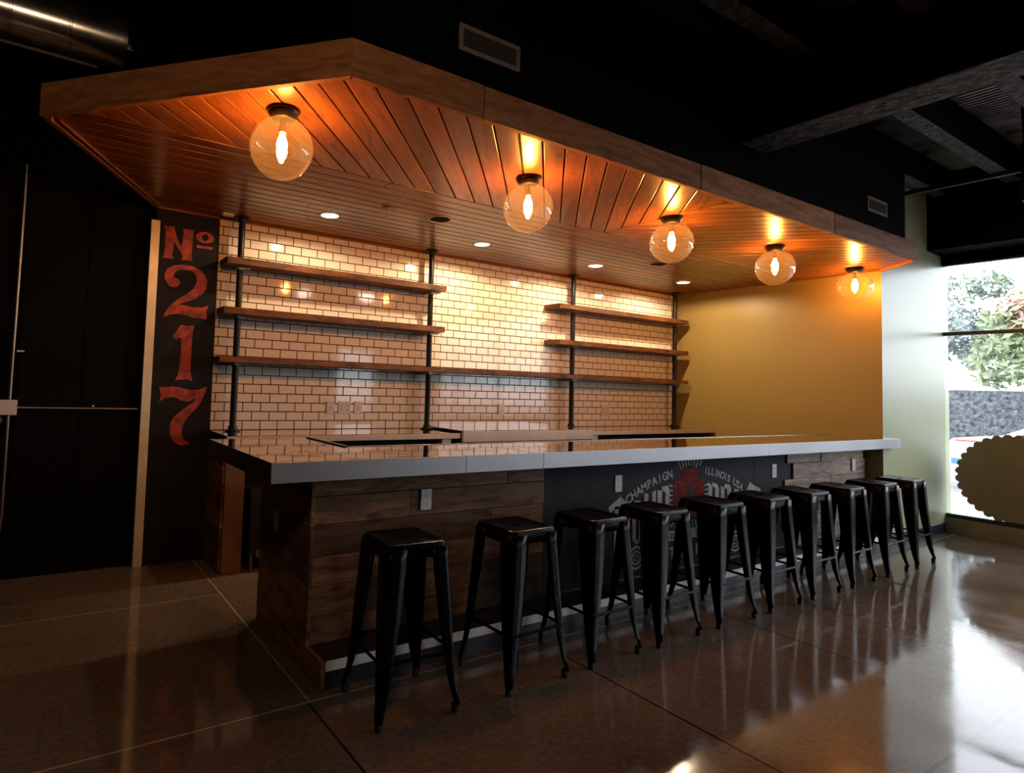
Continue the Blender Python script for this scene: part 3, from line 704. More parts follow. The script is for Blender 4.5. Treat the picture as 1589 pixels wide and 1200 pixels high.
# ------------------------------------------------------------------ bar: front, mural, foot ledge
KY, KX = -2.15, -0.107
BT0, BT1 = H - 0.048, H + 0.045
bar = empty('bar_counter', (3.0, -2.1, 0)); BL = (3.0, -2.1, 0)
tag(bar, 'long bar front clad in reclaimed wood with a painted charcoal panel and foot ledge', 'bar')
def barlink(name, bm, mats, parent=None, **kw):
    bmesh.ops.translate(bm, verts=bm.verts, vec=(-BL[0], -BL[1], -BL[2]))
    return link(name, bm, mats, parent or bar, **kw)
bm = B(); box(bm, KX + .022, XR - .004, KY + .022, KY + .12, 0, BT0 - .001); box(bm, KX + .022, KX + .12, KY + .12, -1.385, 0, BT0 - .001)
barlink('bar_frame', bm, 'void')
LZ = H - 0.905      # top of the foot ledge
zs = [LZ + 0.001, H - .765, H - .617, H - .469, H - .308, H - .165, BT0 - .001]
def rag(x, i): return x + [0.10, 0.03, 0.055, 0.035, 0.0, 0.0][i]
bm = B()
for i in range(6):
    z0, z1 = zs[i], zs[i + 1] - .003; x = KX - .001 + (0.0 if i % 2 else 0.0); end = rag(1.505, i)
    cut = [x, 0.62 + random.uniform(-.35, .45), end] if i % 2 == 0 else [x, 0.95 + random.uniform(-.2, .3), end]
    for a_, c_ in zip(cut, cut[1:]):
        d = 0.019 + random.uniform(0, .006)
        plank(bm, rect(a_ + .001, c_ - .001, z0, z1), lambda x, z, h: (x, KY + .022 - h, z), d, (1, 0))
tag(barlink('wood_cladding', bm, 'barwood', bevel=0.002), 'brown reclaimed boards on the left half of the bar front')
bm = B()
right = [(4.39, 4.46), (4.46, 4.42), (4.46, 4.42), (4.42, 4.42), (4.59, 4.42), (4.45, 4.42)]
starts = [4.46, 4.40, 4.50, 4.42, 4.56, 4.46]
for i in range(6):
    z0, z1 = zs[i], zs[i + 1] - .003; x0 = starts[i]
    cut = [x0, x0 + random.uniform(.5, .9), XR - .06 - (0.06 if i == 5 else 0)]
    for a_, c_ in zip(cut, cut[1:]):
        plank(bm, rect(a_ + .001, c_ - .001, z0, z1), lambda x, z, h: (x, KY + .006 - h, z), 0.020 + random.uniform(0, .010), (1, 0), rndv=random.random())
tag(barlink('wood_cladding', bm, 'daylit_wood', bevel=0.002), 'boards at the right end of the bar front, window light in their paler colour')
bm = B()
zl = [0.004, H - .80, H - .60, H - .455, H - .315, H - .165, BT0 - .001]
for i in range(6):
    plank(bm, rect(-2.345 if i == 0 else KY - .002, -1.37, max(zl[i], 0.004), zl[i + 1] - .003) if i else [(-2.345, .004), (-1.37, .004), (-1.37, zl[1] - .003), (KY - .002, zl[1] - .003), (KY - .002, LZ), (-2.345, LZ)],
          lambda y, z, h: (KX + .020 - h, y, z), 0.020 + (random.uniform(0, .003)), (1, 0))
tag(barlink('wood_cladding', bm, 'barwood', bevel=0.002), 'brown reclaimed boards on the left end of the bar')
bm = B(); box(bm, 1.50, 3.955, KY, KY + .021, LZ + .001, BT0 - .001); box(bm, 3.959, 4.55, KY, KY + .021, LZ + .001, BT0 - .001)
for i in range(6): box(bm, 4.55, 5.97, KY + .007, KY + .021, zs[i], zs[i + 1] - .001)
mural = barlink('mural_panel', bm, 'panel', bevel=0.001)
tag(mural, 'charcoal painted panel with chalk-style lettering')
# foot ledge
bm = B(); box(bm, KX + .021, XR - .004, -2.345, KY + .021, 0.0, LZ); ledge = barlink('foot_ledge', bm, 'dark_edge', bevel=0.002)
bm = B(); box(bm, KX + .021, XR - .004, -2.349, -2.3455, LZ - 0.046, LZ + .0015); tag(barlink('metal_strip', bm, 'strip', ledge), 'bright metal strip along the foot ledge')
bm = B(); box(bm, KX + .021, XR - .004, -2.3485, -2.3455, 0.0, LZ - 0.0465); barlink('kick_plate', bm, 'base', ledge)

# ---- lettering on the mural
MY = KY
def mp(bm, pts, mi=0, t=0.0012, holes=()): paint_xz(bm, [(x, H + z) for x, z in pts], MY, t, [[(x, H + z) for x, z in h] for h in holes], mi)
RC, RZ0 = (3.04, -0.17 - 1.547), 1.547
def arc_text(word, xa, xb, size, radius, name):
    """letters set along the arc, from world x = xa to xb"""
    bm = B(); n = len(word)
    a0 = math.asin((xa - RC[0]) / radius); a1 = math.asin((xb - RC[0]) / radius)
    for k, ch in enumerate(word):
        if ch == ' ': continue
        a = a0 + (a1 - a0) * (k + .5) / n
        cx, cz = RC[0] + radius * math.sin(a), RC[1] + radius * math.cos(a)
        def fn(x, y, a=a, cx=cx, cz=cz): return (cx + x * math.cos(a) + y * math.sin(a), MY - .0012, H + cz - x * math.sin(a) + y * math.cos(a))
        put_text(bm, ch, size, fn, 0)
    return barlink(name, bm, 'mural_grey', mural)
arc_text('CHAMPAIGN', 2.315, 2.835, 0.088, 1.52, 'painted_word')
arc_text('ILLINOIS', 3.232, 3.585, 0.078, 1.53, 'painted_word'); arc_text('USA', 3.627, 3.765, 0.080, 1.53, 'painted_word')
def big(name, shapes, x0, x1, z0, z1, slant=0.0):
    """a block letter in a unit box, with a dark red drop shade to its lower right"""
    bm = B()
    def m_(pts, dx=0, dz=0): return [(x0 + u * (x1 - x0) + dx, z0 + v * (z1 - z0) + slant * (x0 + u * (x1 - x0) - (x0 + x1) / 2) + dz) for u, v in pts]
    for s in shapes: mp(bm, m_(s, .026, -.016), 1, .0008)
    for s in shapes: mp(bm, m_(s), 0, .0016)
    return barlink(name, bm, ['mural_grey', 'mural_dark_red'], mural)
P_ = [[(.28, .0), (.55, .12), (.55, .62), (.50, .62), (.50, .86), (.28, .86)], [(.0, .86), (.55, 1.0), (.80, .92), (1.0, .80), (1.0, .52), (.80, .44), (.80, .76), (.55, .84), (.14, .80), (.12, .70)], [(.56, .44), (.82, .44), (.95, .52), (.56, .52)]]
O_ = [[(.0, .12), (.0, .80), (.25, 1.0), (.75, .96), (1.0, .82), (1.0, .12), (.6, .0), (.68, .14), (.68, .80), (.32, .82), (.32, .12), (.7, .0), (.4, -.02)]]
U_ = [[(.0, 1.0), (.34, .94), (.34, .16), (.66, .12), (.66, .96), (1.0, 1.0), (1.0, .12), (.7, .0), (.2, .0), (.0, .14)]]
R_ = [[(.0, .0), (.36, .06), (.36, .90), (.0, .94)], [(.37, .90), (.37, 1.0), (.85, 1.0), (1.0, .88), (1.0, .0), (.64, .06), (.64, .84), (.5, .88)], [(.37, .44), (.63, .44), (.63, .54), (.37, .54)]]
B_ = [[(.0, .0), (.36, .06), (.36, .90), (.0, 1.0)], [(.37, .90), (.37, 1.0), (.85, .95), (1.0, .84), (1.0, .08), (.85, .0), (.37, .0), (.37, .12), (.64, .14), (.64, .84)], [(.37, .46), (.63, .46), (.63, .56), (.37, .56)]]
S_ = [[(1.0, .62), (.86, .86), (.55, .92), (.30, 1.0), (.0, .74), (.0, .56), (.62, .34), (.62, .16), (.3, .10), (.0, .20), (.06, .04), (.45, .0), (.9, .08), (1.0, .22), (1.0, .42), (.36, .64), (.36, .76), (.6, .80), (.76, .62)]]
big('painted_letter', P_, 2.12, 2.345, -.80, -.315)
big('painted_letter', O_, 2.375, 2.485, -.66, -.35, .1)
big('painted_letter', U_, 2.505, 2.635, -.60, -.300, .1)
big('painted_letter', R_, 2.655, 2.80, -.57, -.272, .06)
big('painted_letter', B_, 3.29, 3.435, -.57, -.275, -.08)
big('painted_letter', R_, 3.46, 3.605, -.58, -.300, -.10)
big('painted_letter', O_, 3.63, 3.745, -.60, -.345, -.10)
big('painted_letter', S_, 3.80, 4.08, -.74, -.300)
bm = B()
for r_ in ((2.853, 3.23, -.51, -.24), (2.94, 3.14, -.24, -.150)): mp(bm, rect(*r_), 0)
for r_ in ((2.905, 2.925, -.385, -.285), (2.915, 2.94, -.49, -.43), (3.005, 3.065, -.375, -.275), (3.125, 3.150, -.375, -.285), (2.985, 3.075, -.203, -.188), (2.955, 3.2, -.412, -.400), (2.975, 2.985, -.29, -.188), (3.06, 3.20, -.262, -.252), (3.0, 3.04, -.49, -.43), (3.12, 3.14, -.49, -.43)): mp(bm, rect(*r_), 1, .0022)
barlink('painted_emblem', bm, ['mural_red', 'panel'], mural)
rays = {q: B() for q in ('top', 'left', 'right', 'low')}
for k in range(40):
    a = 2 * PI * k / 40 + .04
    ca, sa = math.cos(a), math.sin(a)
    r0 = min(0.205 / max(abs(ca), 1e-3), (0.20 if sa > 0 else 0.215) / max(abs(sa), 1e-3), 0.245)
    if sa > 0 and abs(ca) < .55: r0 = 0.205
    r1 = r0 + (0.115 if sa > .4 else 0.085) * (1.0 if k % 2 else .72)
    if .30 < sa < .80: continue
    if .10 < sa <= .30: r1 = r0 + .045
    if sa > .75: r1 = min(r1, 0.285)
    w0, w1 = 0.0045, 0.007
    bm = rays['top' if sa >= .8 else 'low' if sa < -.6 else 'left' if ca < 0 else 'right']
    mp(bm, [(3.04 + r0 * ca - w0 * sa, -.335 + r0 * sa + w0 * ca), (3.04 + r0 * ca + w0 * sa, -.335 + r0 * sa - w0 * ca), (3.04 + r1 * ca + w1 * sa, -.335 + r1 * sa - w1 * ca), (3.04 + r1 * ca - w1 * sa, -.335 + r1 * sa + w1 * ca)])
for bm in rays.values(): barlink('painted_rays', bm, 'mural_grey', mural)
bm = B(); mp(bm, [(2.795, -.685), (3.285, -.685), (3.285, -.610), (2.795, -.610)])
for ch, cx in (('L', 2.825), ('O', 2.865), ('C', 2.905), ('2', 3.14), ('1', 3.175), ('7', 3.21)):
    put_text(bm, ch, .062, lambda x, y, cx=cx: (cx + x, MY - .0024, H - .668 + y), 0, 1)
barlink('painted_banner', bm, ['mural_grey', 'panel'], mural)
bm = B()
for ch, cx in (('T', 2.835), ('A', 2.985), ('P', 3.155), ('R', 3.275)):
    put_text(bm, ch, .118, lambda x, y, cx=cx: (cx + x, MY - .0014, H - .815 + y), 0)
barlink('painted_word', bm, 'mural_grey', mural)
for cx, cz in ((2.42, -.762), (3.672, -.772)):
    bm = B(); mp(bm, ell(cx, cz, .085, .085), 0, .0012, (ell(cx, cz, .068, .068),)); mp(bm, ell(cx, cz, .052, .052), 0, .0012, (ell(cx, cz, .040, .040),))
    for k in range(5):
        a = 2 * PI * k / 5; mp(bm, ell(cx + .022 * math.cos(a), cz + .022 * math.sin(a), .008, .008, 10))
    barlink('painted_ring', bm, 'mural_grey', mural)
# outlets on the bar front
def bar_outlet(cx, cz, label, y=KY, w=.036, h=.058, kind=2):
    bm = B(); box(bm, cx - w, cx + w, y - .007, y - .0005, cz - h, cz + h)
    o = tag(barlink('power_outlet', bm, 'plastic_white', bevel=.002), label)
    for s in (-1, 1):
        bm = B(); zc = cz + s * .021
        box(bm, cx - .008, cx - .0055, y - .0078, y - .0071, zc - .001, zc + .008); box(bm, cx + .0055, cx + .008, y - .0078, y - .0071, zc - .001, zc + .008)
        cyl(bm, (cx, y - .0071, zc - .008), (cx, y - .0078, zc - .008), .003, n=10)
        barlink('receptacle', bm, 'slot', o)
bar_outlet(0.586, H - .222, 'white outlet on the brown boards above the first stool', y=KY - .004)
bar_outlet(2.215, H - .222, 'pale outlet on the charcoal panel left of the lettering', y=KY)
bar_outlet(4.262, H - .224, 'pale outlet on the charcoal panel right of the lettering', y=KY)
bar_outlet(5.70, H - .222, 'white outlet on the pale boards at the right end', y=KY - .022)
bm = B(); box(bm, KX - .010, KX - .0035, -1.707, -1.635, H - .437, H - .322); box(bm, KX - .014, KX - .010, -1.676, -1.666, H - .39, H - .37)
tag(barlink('switch_plate', bm, 'plastic_white', bevel=.002), 'blank pale plate on the left end of the bar')

# ------------------------------------------------------------------ bar top
TL, TR, TF, TI, TB, TRI = -0.405, 6.235, -2.372, -1.815, -1.22, 0.245
top = empty('countertop', (2.9, -2.1, BT0)); tag(top, 'L-shaped polished metal bar top with a deep brushed silver front edge', 'countertop')
TLc = (2.9, -2.1, BT0)
def toplink(name, bm, mats, **kw):
    bmesh.ops.translate(bm, verts=bm.verts, vec=(-TLc[0], -TLc[1], -TLc[2])); return link(name, bm, mats, top, **kw)
bm = B(); prism(bm, [(TL + .004, TF + .004), (XR - .004, TF + .004), (XR - .004, TI), (TRI, TI), (TRI, TB), (TL + .004, TB)], BT1 - .030, BT1)
prism(bm, [(XR - .004, TF + .004), (TR - .004, TF + .004), (TR - .004, YC - .004), (XR - .004, YC - .004)], BT1 - .030, BT1)
toplink('metal_surface', bm, 'steel_top')
bm = B(); prism(bm, [(TL + .004, TF + .03), (XR - .006, TF + .03), (XR - .006, TI), (TRI, TI), (TRI, TB), (TL + .004, TB)], BT0 + .001, BT1 - .031)
toplink('top_core', bm, 'dark_edge')
je = [TL, 0.697, 1.273, 3.757, TR]
for i, (a, b) in enumerate(zip(je, je[1:])):
    bm = B(); box(bm, a + (.0012 if i else 0), b - .0012, TF - .002, TF + .0035, BT0, BT1 + .001)
    tag(toplink('edge_band', bm, 'aluminum', bevel=.0012), 'brushed silver band on the front edge')
bm = B(); box(bm, TL - .002, TL + .0035, TF + .004, TB, BT0, BT1 + .001); tag(toplink('edge_band', bm, 'dark_edge', bevel=.0012), 'dark band on the left end')
bm = B(); box(bm, TR - .0035, TR + .002, TF + .004, YC - .004, BT0, BT1 + .001); toplink('edge_band', bm, 'aluminum', bevel=.0012)
bm = B(); box(bm, TRI - .012, TRI, TI - .0, TB, BT1 + .0005, BT1 + .0065, 0); box(bm, TRI - .013, TRI + .0, TI, TB, BT1 + .0066, BT1 + .0082, 1)
tag(toplink('raised_rim', bm, ['dark_edge', 'aluminum']), 'dark raised rim with a bright top edge')
bm = B(); box(bm, TRI + .001, XR - .006, TI - .008, TI, BT1 + .0005, BT1 + .0045); toplink('raised_rim', bm, 'aluminum', bevel=.002)

# ------------------------------------------------------------------ stools
def make_stool():
    root = empty('bar_stool')
    SZ = 0.752; hx, hy = 0.150, 0.142
    # seat: rounded square pan with a slot, slightly dished
    bm = B(); n = 8; rc_ = 0.030
    def rr(hx, hy, r, n=6):
        pts = []
        for cx, cy, a0 in ((hx - r, hy - r, 0), (-hx + r, hy - r, 90), (-hx + r, -hy + r, 180), (hx - r, -hy + r, 270)):
            for k in range(n + 1):
                a = math.radians(a0 + 90 * k / n); pts.append((cx + r * math.cos(a), cy + r * math.sin(a)))
        return pts
    loops = [(rr(hx + .006, hy + .006, .034), SZ - .066), (rr(hx + .003, hy + .003, .034), SZ - .014), (rr(hx - .001, hy - .001, .032), SZ - .003), (rr(hx - .008, hy - .008, .028), SZ), (rr(hx - .022, hy - .022, .022), SZ - .003), (rr(.085, .080, .02), SZ - .007)]
    rings = [[bm.verts.new((x, y, z)) for x, y in p] for p, z in loops]
    for a, b in zip(rings, rings[1:]):
        for i in range(len(a)): bm.faces.new((a[i], a[(i + 1) % len(a)], b[(i + 1) % len(a)], b[i]))
    inner_ = rings[-1]
    slot = [(.036 * (1 if math.cos(t) > 0 else -1) + .010 * math.cos(t), .011 * math.sin(t)) for t in [2 * PI * (k + .5) / len(inner_) for k in range(len(inner_))]]
    # align the slot ring start with the corner ring
    sv = [bm.verts.new((x, y, SZ - .008)) for x, y in slot]
    sd = [bm.verts.new((x, y, SZ - .020)) for x, y in slot]
    m_ = len(inner_)
    for i in range(m_):
        bm.faces.new((inner_[i], inner_[(i + 1) % m_], sv[(i + 1) % m_], sv[i])); bm.faces.new((sv[i], sv[(i + 1) % m_], sd[(i + 1) % m_], sd[i]))
    o = link('seat', bm, 'stool', root, smooth=42)
    md = o.modifiers.new('thick', 'SOLIDIFY'); md.thickness = .0022; md.offset = -1
    # under-seat X brace
    bm = B()
    for s in (1, -1): tube(bm, [(-.135, -.125 * s, SZ - .070), (-.05, -.045 * s, SZ - .088), (.05, .045 * s, SZ - .088), (.135, .125 * s, SZ - .070)], .006, 8)
    link('seat_brace', bm, 'stool', root, smooth=50)
    fx, fy = 0.203, 0.190
    for sx in (-1, 1):
        for sy in (-1, 1):
            bm = B(); rows = []
            for k in range(13):
                t = k / 12.0; z = (SZ - .022) * (1 - t) + 0.035 * t
                e = t if t < .86 else t
                flare = 0.012 * max(0, (t - .82) / .18) ** 1.5
                cx = hx + .0065 + (fx - hx - .0125) * t + flare; cy = hy + .0065 + (fy - hy - .0125) * t + flare
                wd = 0.050 * (1 - t ** 2.0) + 0.016
                r = .017 * (1 - t) + .009
                sec = [(cx - wd - r, cy), (cx - wd * .5 - r, cy), (cx - r * 1.3, cy)]
                for a in (0, 30, 60, 90)[::-1]:
                    aa = math.radians(a); sec.append((cx - r + r * math.cos(aa), cy - r + r * math.sin(aa)))
                sec += [(cx, cy - r * 1.3), (cx, cy - wd * .5 - r), (cx, cy - wd - r)]
                rows.append([bm.verts.new((sx * x, sy * y, z)) for x, y in sec])
            for a, b in zip(rows, rows[1:]):
                for i in range(len(a) - 1):
                    f = (a[i], a[i + 1], b[i + 1], b[i])
                    bm.faces.new(f if sx * sy < 0 else f[::-1])
            lg = link('leg', bm, 'stool', root, smooth=38)
            md = lg.modifiers.new('thick', 'SOLIDIFY'); md.thickness = .0022; md.offset = 0
            bm = B(); x1, y1 = fx + .004, fy + .004
            prism(bm, [(x1 - .028, y1 - .028), (x1 - .002, y1 - .028), (x1, y1 - .010), (x1 - .003, y1 - .003), (x1 - .010, y1), (x1 - .028, y1 - .002)] if sx * sy > 0 else
                  [(x1 - .028, y1 - .002), (x1 - .010, y1), (x1 - .003, y1 - .003), (x1, y1 - .010), (x1 - .002, y1 - .028), (x1 - .028, y1 - .028)], 0.0, 0.042)
            for v in bm.verts: v.co.x *= sx; v.co.y *= sy
            bmesh.ops.recalc_face_normals(bm, faces=bm.faces)
            link('rubber_foot', bm, 'rubber', lg, bevel=.002)
    zb = 0.262; t = (SZ - .014 - zb) / (SZ - .049)
    bx = hx + .006 + (fx - hx - .014) * t; by = hy + .006 + (fy - hy - .014) * t
    for (p, q) in (((-bx, -by), (bx, -by)), ((-bx, by), (bx, by)), ((-bx, -by), (-bx, by)), ((bx, -by), (bx, by))):
        bm = B(); p3, q3 = Vector((p[0], p[1], zb)), Vector((q[0], q[1], zb)); d = (q3 - p3).normalized(); s = Vector((-d.y, d.x, 0)) * .0035
        vs = []
        for P_0 in (p3 + d * .006, q3 - d * .006):
            vs += [bm.verts.new(P_0 + s * a + Vector((0, 0, b * .008))) for a, b in ((-1, -1), (1, -1), (1, 1), (-1, 1))]
        for i in range(4): bm.faces.new((vs[i], vs[(i + 1) % 4], vs[4 + (i + 1) % 4], vs[4 + i]))
        bm.faces.new(vs[3::-1]); bm.faces.new(vs[4:])
        bmesh.ops.recalc_face_normals(bm, faces=bm.faces)
        link('stretcher', bm, 'stool', root, bevel=.002)
    return root
st = make_stool()
sx_ = [0.175, 0.853, 1.437, 2.001, 2.608, 3.195, 3.783, 4.371, 4.992, 5.569]
sr_ = [-3.0, 1.5, 0.8, 0.6, -1.2, 0.0, -1.3, 0.6, 0.9, 1.2]
slab = ['nearest black metal bar stool, leftmost of the row',
        'second black metal bar stool from the left, before the brown boards',
        'third black metal bar stool from the left, where the charcoal panel begins',
        'black metal bar stool hiding the first painted letters, fourth from the left',
        'black metal bar stool just right of the red emblem, fifth from the left',
        'black metal bar stool below the end of the word USA, sixth from the left',
        'black metal bar stool where the charcoal panel meets the pale boards, fourth from the right',
        'black metal bar stool in front of the pale boards, third from the right',
        'black metal bar stool covering the right end of the bar front, second from the right',
        'farthest black metal bar stool, standing in front of the green wall']
for i, (x, r) in enumerate(zip(sx_, sr_)):
    o = st if i == 0 else copy_tree(st)
    o.location = (x, -2.593 + [0.0, -.012, 0, 0, 0, 0, .004, 0, 0, 0][i], 0); o.rotation_euler = (0, 0, math.radians(r))
    tag(o, slab[i], 'stool', 'black metal stools in a row along the bar')

# ------------------------------------------------------------------ vents, duct, conduits
def vent(cx, cz, w, h, label, vert=True):
    g = empty('air_vent', (cx, -2.503, cz)); bm = B(); f = .026
    for r_ in ((-w, w, h - f, h), (-w, w, -h, -h + f), (-w, -w + f, -h + f, h - f), (w - f, w, -h + f, h - f)): box(bm, r_[0], r_[1], -.010, 0, r_[2], r_[3])
    link('vent_frame', bm, 'vent_white', g, bevel=.002)
    bm = B(); box(bm, -w + f, w - f, -.002, 0.0, -h + f, h - f); link('vent_backing', bm, 'void', g)
    n = int((w - f) * 2 / .017); bm = B()
    for k in range(n):
        x = -w + f + (k + .5) * (2 * (w - f)) / n
        v = [bm.verts.new(p) for p in ((x - .004, -.003, -h + f), (x + .002, -.009, -h + f), (x + .003, -.009, -h + f), (x - .003, -.003, -h + f), (x - .004, -.003, h - f), (x + .002, -.009, h - f), (x + .003, -.009, h - f), (x - .003, -.003, h - f))]
        for q in ((0, 1, 5, 4), (1, 2, 6, 5), (2, 3, 7, 6), (3, 0, 4, 7), (0, 3, 2, 1), (4, 5, 6, 7)): bm.faces.new([v[i] for i in q])
    link('vent_louvers', bm, 'vent_fin', g)
    tag(g, label, 'vent', 'air registers in the black bulkhead')
vent(0.682, H + 2.268, .212, .074, 'larger beige air vent on the black bulkhead above the left end of the canopy')
vent(5.39, H + 2.258, .205, .070, 'small air vent on the black bulkhead near the green wall')
dk = empty('spiral_duct', (-2.0, -0.62, H + 2.655))
bm = B(); n = 48; R = .172
prof = []
x = -2.45
while x < 1.30:
    prof += [(x, R), (x + .30, R), (x + .303, R + .004), (x + .312, R + .004), (x + .315, R)]; x += .318
rings = [[bm.verts.new((px, r * math.cos(2 * PI * k / n), r * math.sin(2 * PI * k / n))) for k in range(n)] for px, r in prof if px < 1.05]
for a, b in zip(rings, rings[1:]):
    for k in range(n): bm.faces.new((a[k], a[(k + 1) % n], b[(k + 1) % n], b[k]))
bmesh.ops.recalc_face_normals(bm, faces=bm.faces)
link('duct_tube', bm, 'galv', dk, smooth=35)
bm = B()
ring = [bm.verts.new((1.0, R * math.cos(2 * PI * k / n), R * math.sin(2 * PI * k / n))) for k in range(n)]; bm.faces.new(ring)
link('duct_cap', bm, 'galv', dk)
bm = B()
for hx_ in (-1.9, -.5, .45): 
    tube(bm, [(hx_, 0, R), (hx_, 0, ZC - (H + 2.655) - .001)], .004, 6)
link('duct_hanger', bm, 'conduit', dk)
tag(dk, 'shiny round galvanized duct in the upper left corner, running into the black bulkhead', 'duct')
bm = B(); tube(bm, [(-3.0, -.75, H + 2.42), (-1.12, -.75, H + 2.40)], .011, 10)
tag(link('ceiling_pipe', bm, 'conduit'), 'thin dull pipe running just below the round galvanized duct', 'pipe')
cd = empty('wall_conduit', (-1.50, 0.05, 1.2))
def cdl(name, bm, mat, **kw):
    bmesh.ops.translate(bm, verts=bm.verts, vec=(1.50, -.05, -1.2)); return link(name, bm, mat, cd, **kw)
bm = B(); tube(bm, [(-1.488, .036, 2.95), (-1.500, .036, 1.26)], .0115, 12); tube(bm, [(-1.502, .036, 1.15), (-1.502, .036, .46), (-1.515, .038, .30)], .0115, 12); cdl('conduit_pipe', bm, 'conduit', smooth=50)
bm = B(); tube(bm, [(-1.45, .034, 1.204), (-0.66, .034, 1.200)], .0085, 12); cdl('conduit_pipe', bm, 'conduit', smooth=50)
bm = B(); box(bm, -1.560, -1.452, .005, .051, 1.152, 1.258); jb = cdl('junction_box', bm, 'white', bevel=.004)
bm = B(); cyl(bm, (-1.555, .02, 1.118), (-1.555, .0, 1.118), .024, n=18); bmesh.ops.translate(bm, verts=bm.verts, vec=(1.50, -.05, -1.2)); link('box_knob', bm, 'conduit', jb)
bm = B(); box(bm, -.975, -.962, .030, .050, 1.214, 1.226); box(bm, -1.505 + .03, -1.43, .03, .05, 1.60, 1.612); cdl('pipe_clip', bm, 'white')
tag(cd, 'thin metal conduit with a square junction box on the black wall at far left', 'conduit')
# pipes near the right ceiling
bm = B(); tube(bm, [(6.08, -2.49, H + 2.52), (6.08, -7.6, H + 2.52)], .024, 14)
tag(link('ceiling_pipe', bm, 'frame_black', smooth=50), 'black pipe crossing under the ceiling joists above the green wall', 'pipe')
bm = B(); tube(bm, [(1.0, -3.86, H + 2.62), (7.1, -3.85, H + 2.62)], .026, 14)
tag(link('ceiling_pipe', bm, 'galv', smooth=50), 'grey metal pipe crossing the top right corner of the ceiling', 'pipe')
# track lamp at the right edge
tl = empty('track_lamp', (5.45, -3.52, H + 2.31))
bm = B(); box(bm, -.05, .05, -.05, .05, -.235, .235); link('lamp_housing', bm, 'frame_black', tl, bevel=.004)
bm = B(); cyl(bm, (0, .03, .235), (0, .045, ZC + .004 - (H + 2.31)), .012); link('lamp_stem', bm, 'frame_black', tl)
bm = B(); box(bm, -.044, .044, -.044, .044, -.243, -.2355); link('lamp_face', bm, 'white', tl)
tag(tl, 'black box-shaped ceiling lamp cut by the right edge of the photo', 'lamp')

# unseen lamps added behind the viewer to light the bar and canopy fronts
def add_fill_lamp(x, y, z, tx, ty, tz, energy, label, col=(1.0, 0.80, 0.62)):
    g = empty('fill_lamp', (x, y, z)); d = (Vector((tx, ty, tz)) - Vector((x, y, z))).normalized()
    bm = B(); cyl(bm, -d * .10, d * .02, .045, .055, n=20, caps=False); cyl(bm, (0, 0, .03), (0, 0, H + 2.73 - z if y != -5.45 else ZC - z), .010, n=10); link('lamp_housing', bm, 'frame_black', g, smooth=50)
    ld = bpy.data.lights.new('fill_beam', 'SPOT'); ld.energy = energy; ld.color = col; ld.spot_size = math.radians(110); ld.spot_blend = 1.0; ld.shadow_soft_size = 0.16
    lo = bpy.data.objects.new('fill_beam', ld); COL.objects.link(lo); lo.parent = g; lo.location = d * .03; lo.rotation_euler = d.to_track_quat('-Z', 'Y').to_euler()
    tag(g, label, 'lamp')
add_fill_lamp(-1.7, -5.45, 3.45, -0.9, -1.4, 2.1, 80, 'unseen fill lamp added behind the viewer on the left', (1.0, 0.66, 0.40))
add_fill_lamp(3.3, -6.67, 3.45, 2.4, -2.4, 1.9, 80, 'unseen fill lamp added in the middle of the room')
add_fill_lamp(4.8, -6.67, 3.45, 4.6, -2.4, 1.9, 50, 'unseen fill lamp added towards the street windows')

# ------------------------------------------------------------------ window decal
bm = B(); Rd = 0.475; n = 32; cy, cz = -2.86, H - .372; pts = []
for k in range(n):
    for s, r in ((-.5, Rd + .006), (-.28, Rd + .004), (-.12, Rd - .012), (0, Rd - .020), (.12, Rd - .012), (.28, Rd + .004)):
        a = 2 * PI * (k + s) / n; pts.append((cy + r * math.cos(a), cz + r * math.sin(a)))
va = [bm.verts.new((XW + .0255, y, z)) for y, z in pts]; vb = [bm.verts.new((XW + .0275, y, z)) for y, z in pts]
ca_, cb_ = bm.verts.new((XW + .0255, cy, cz)), bm.verts.new((XW + .0275, cy, cz))
for i in range(len(pts)):
    j = (i + 1) % len(pts)
    bm.faces.new((va[i], va[j], ca_)); bm.faces.new((vb[j], vb[i], cb_)); bm.faces.new((va[j], va[i], vb[i], vb[j]))
bmesh.ops.recalc_face_normals(bm, faces=bm.faces)
tag(link('window_decal', bm, 'decal'), 'large olive brown round decal with a scalloped edge on the window glass', 'decal')

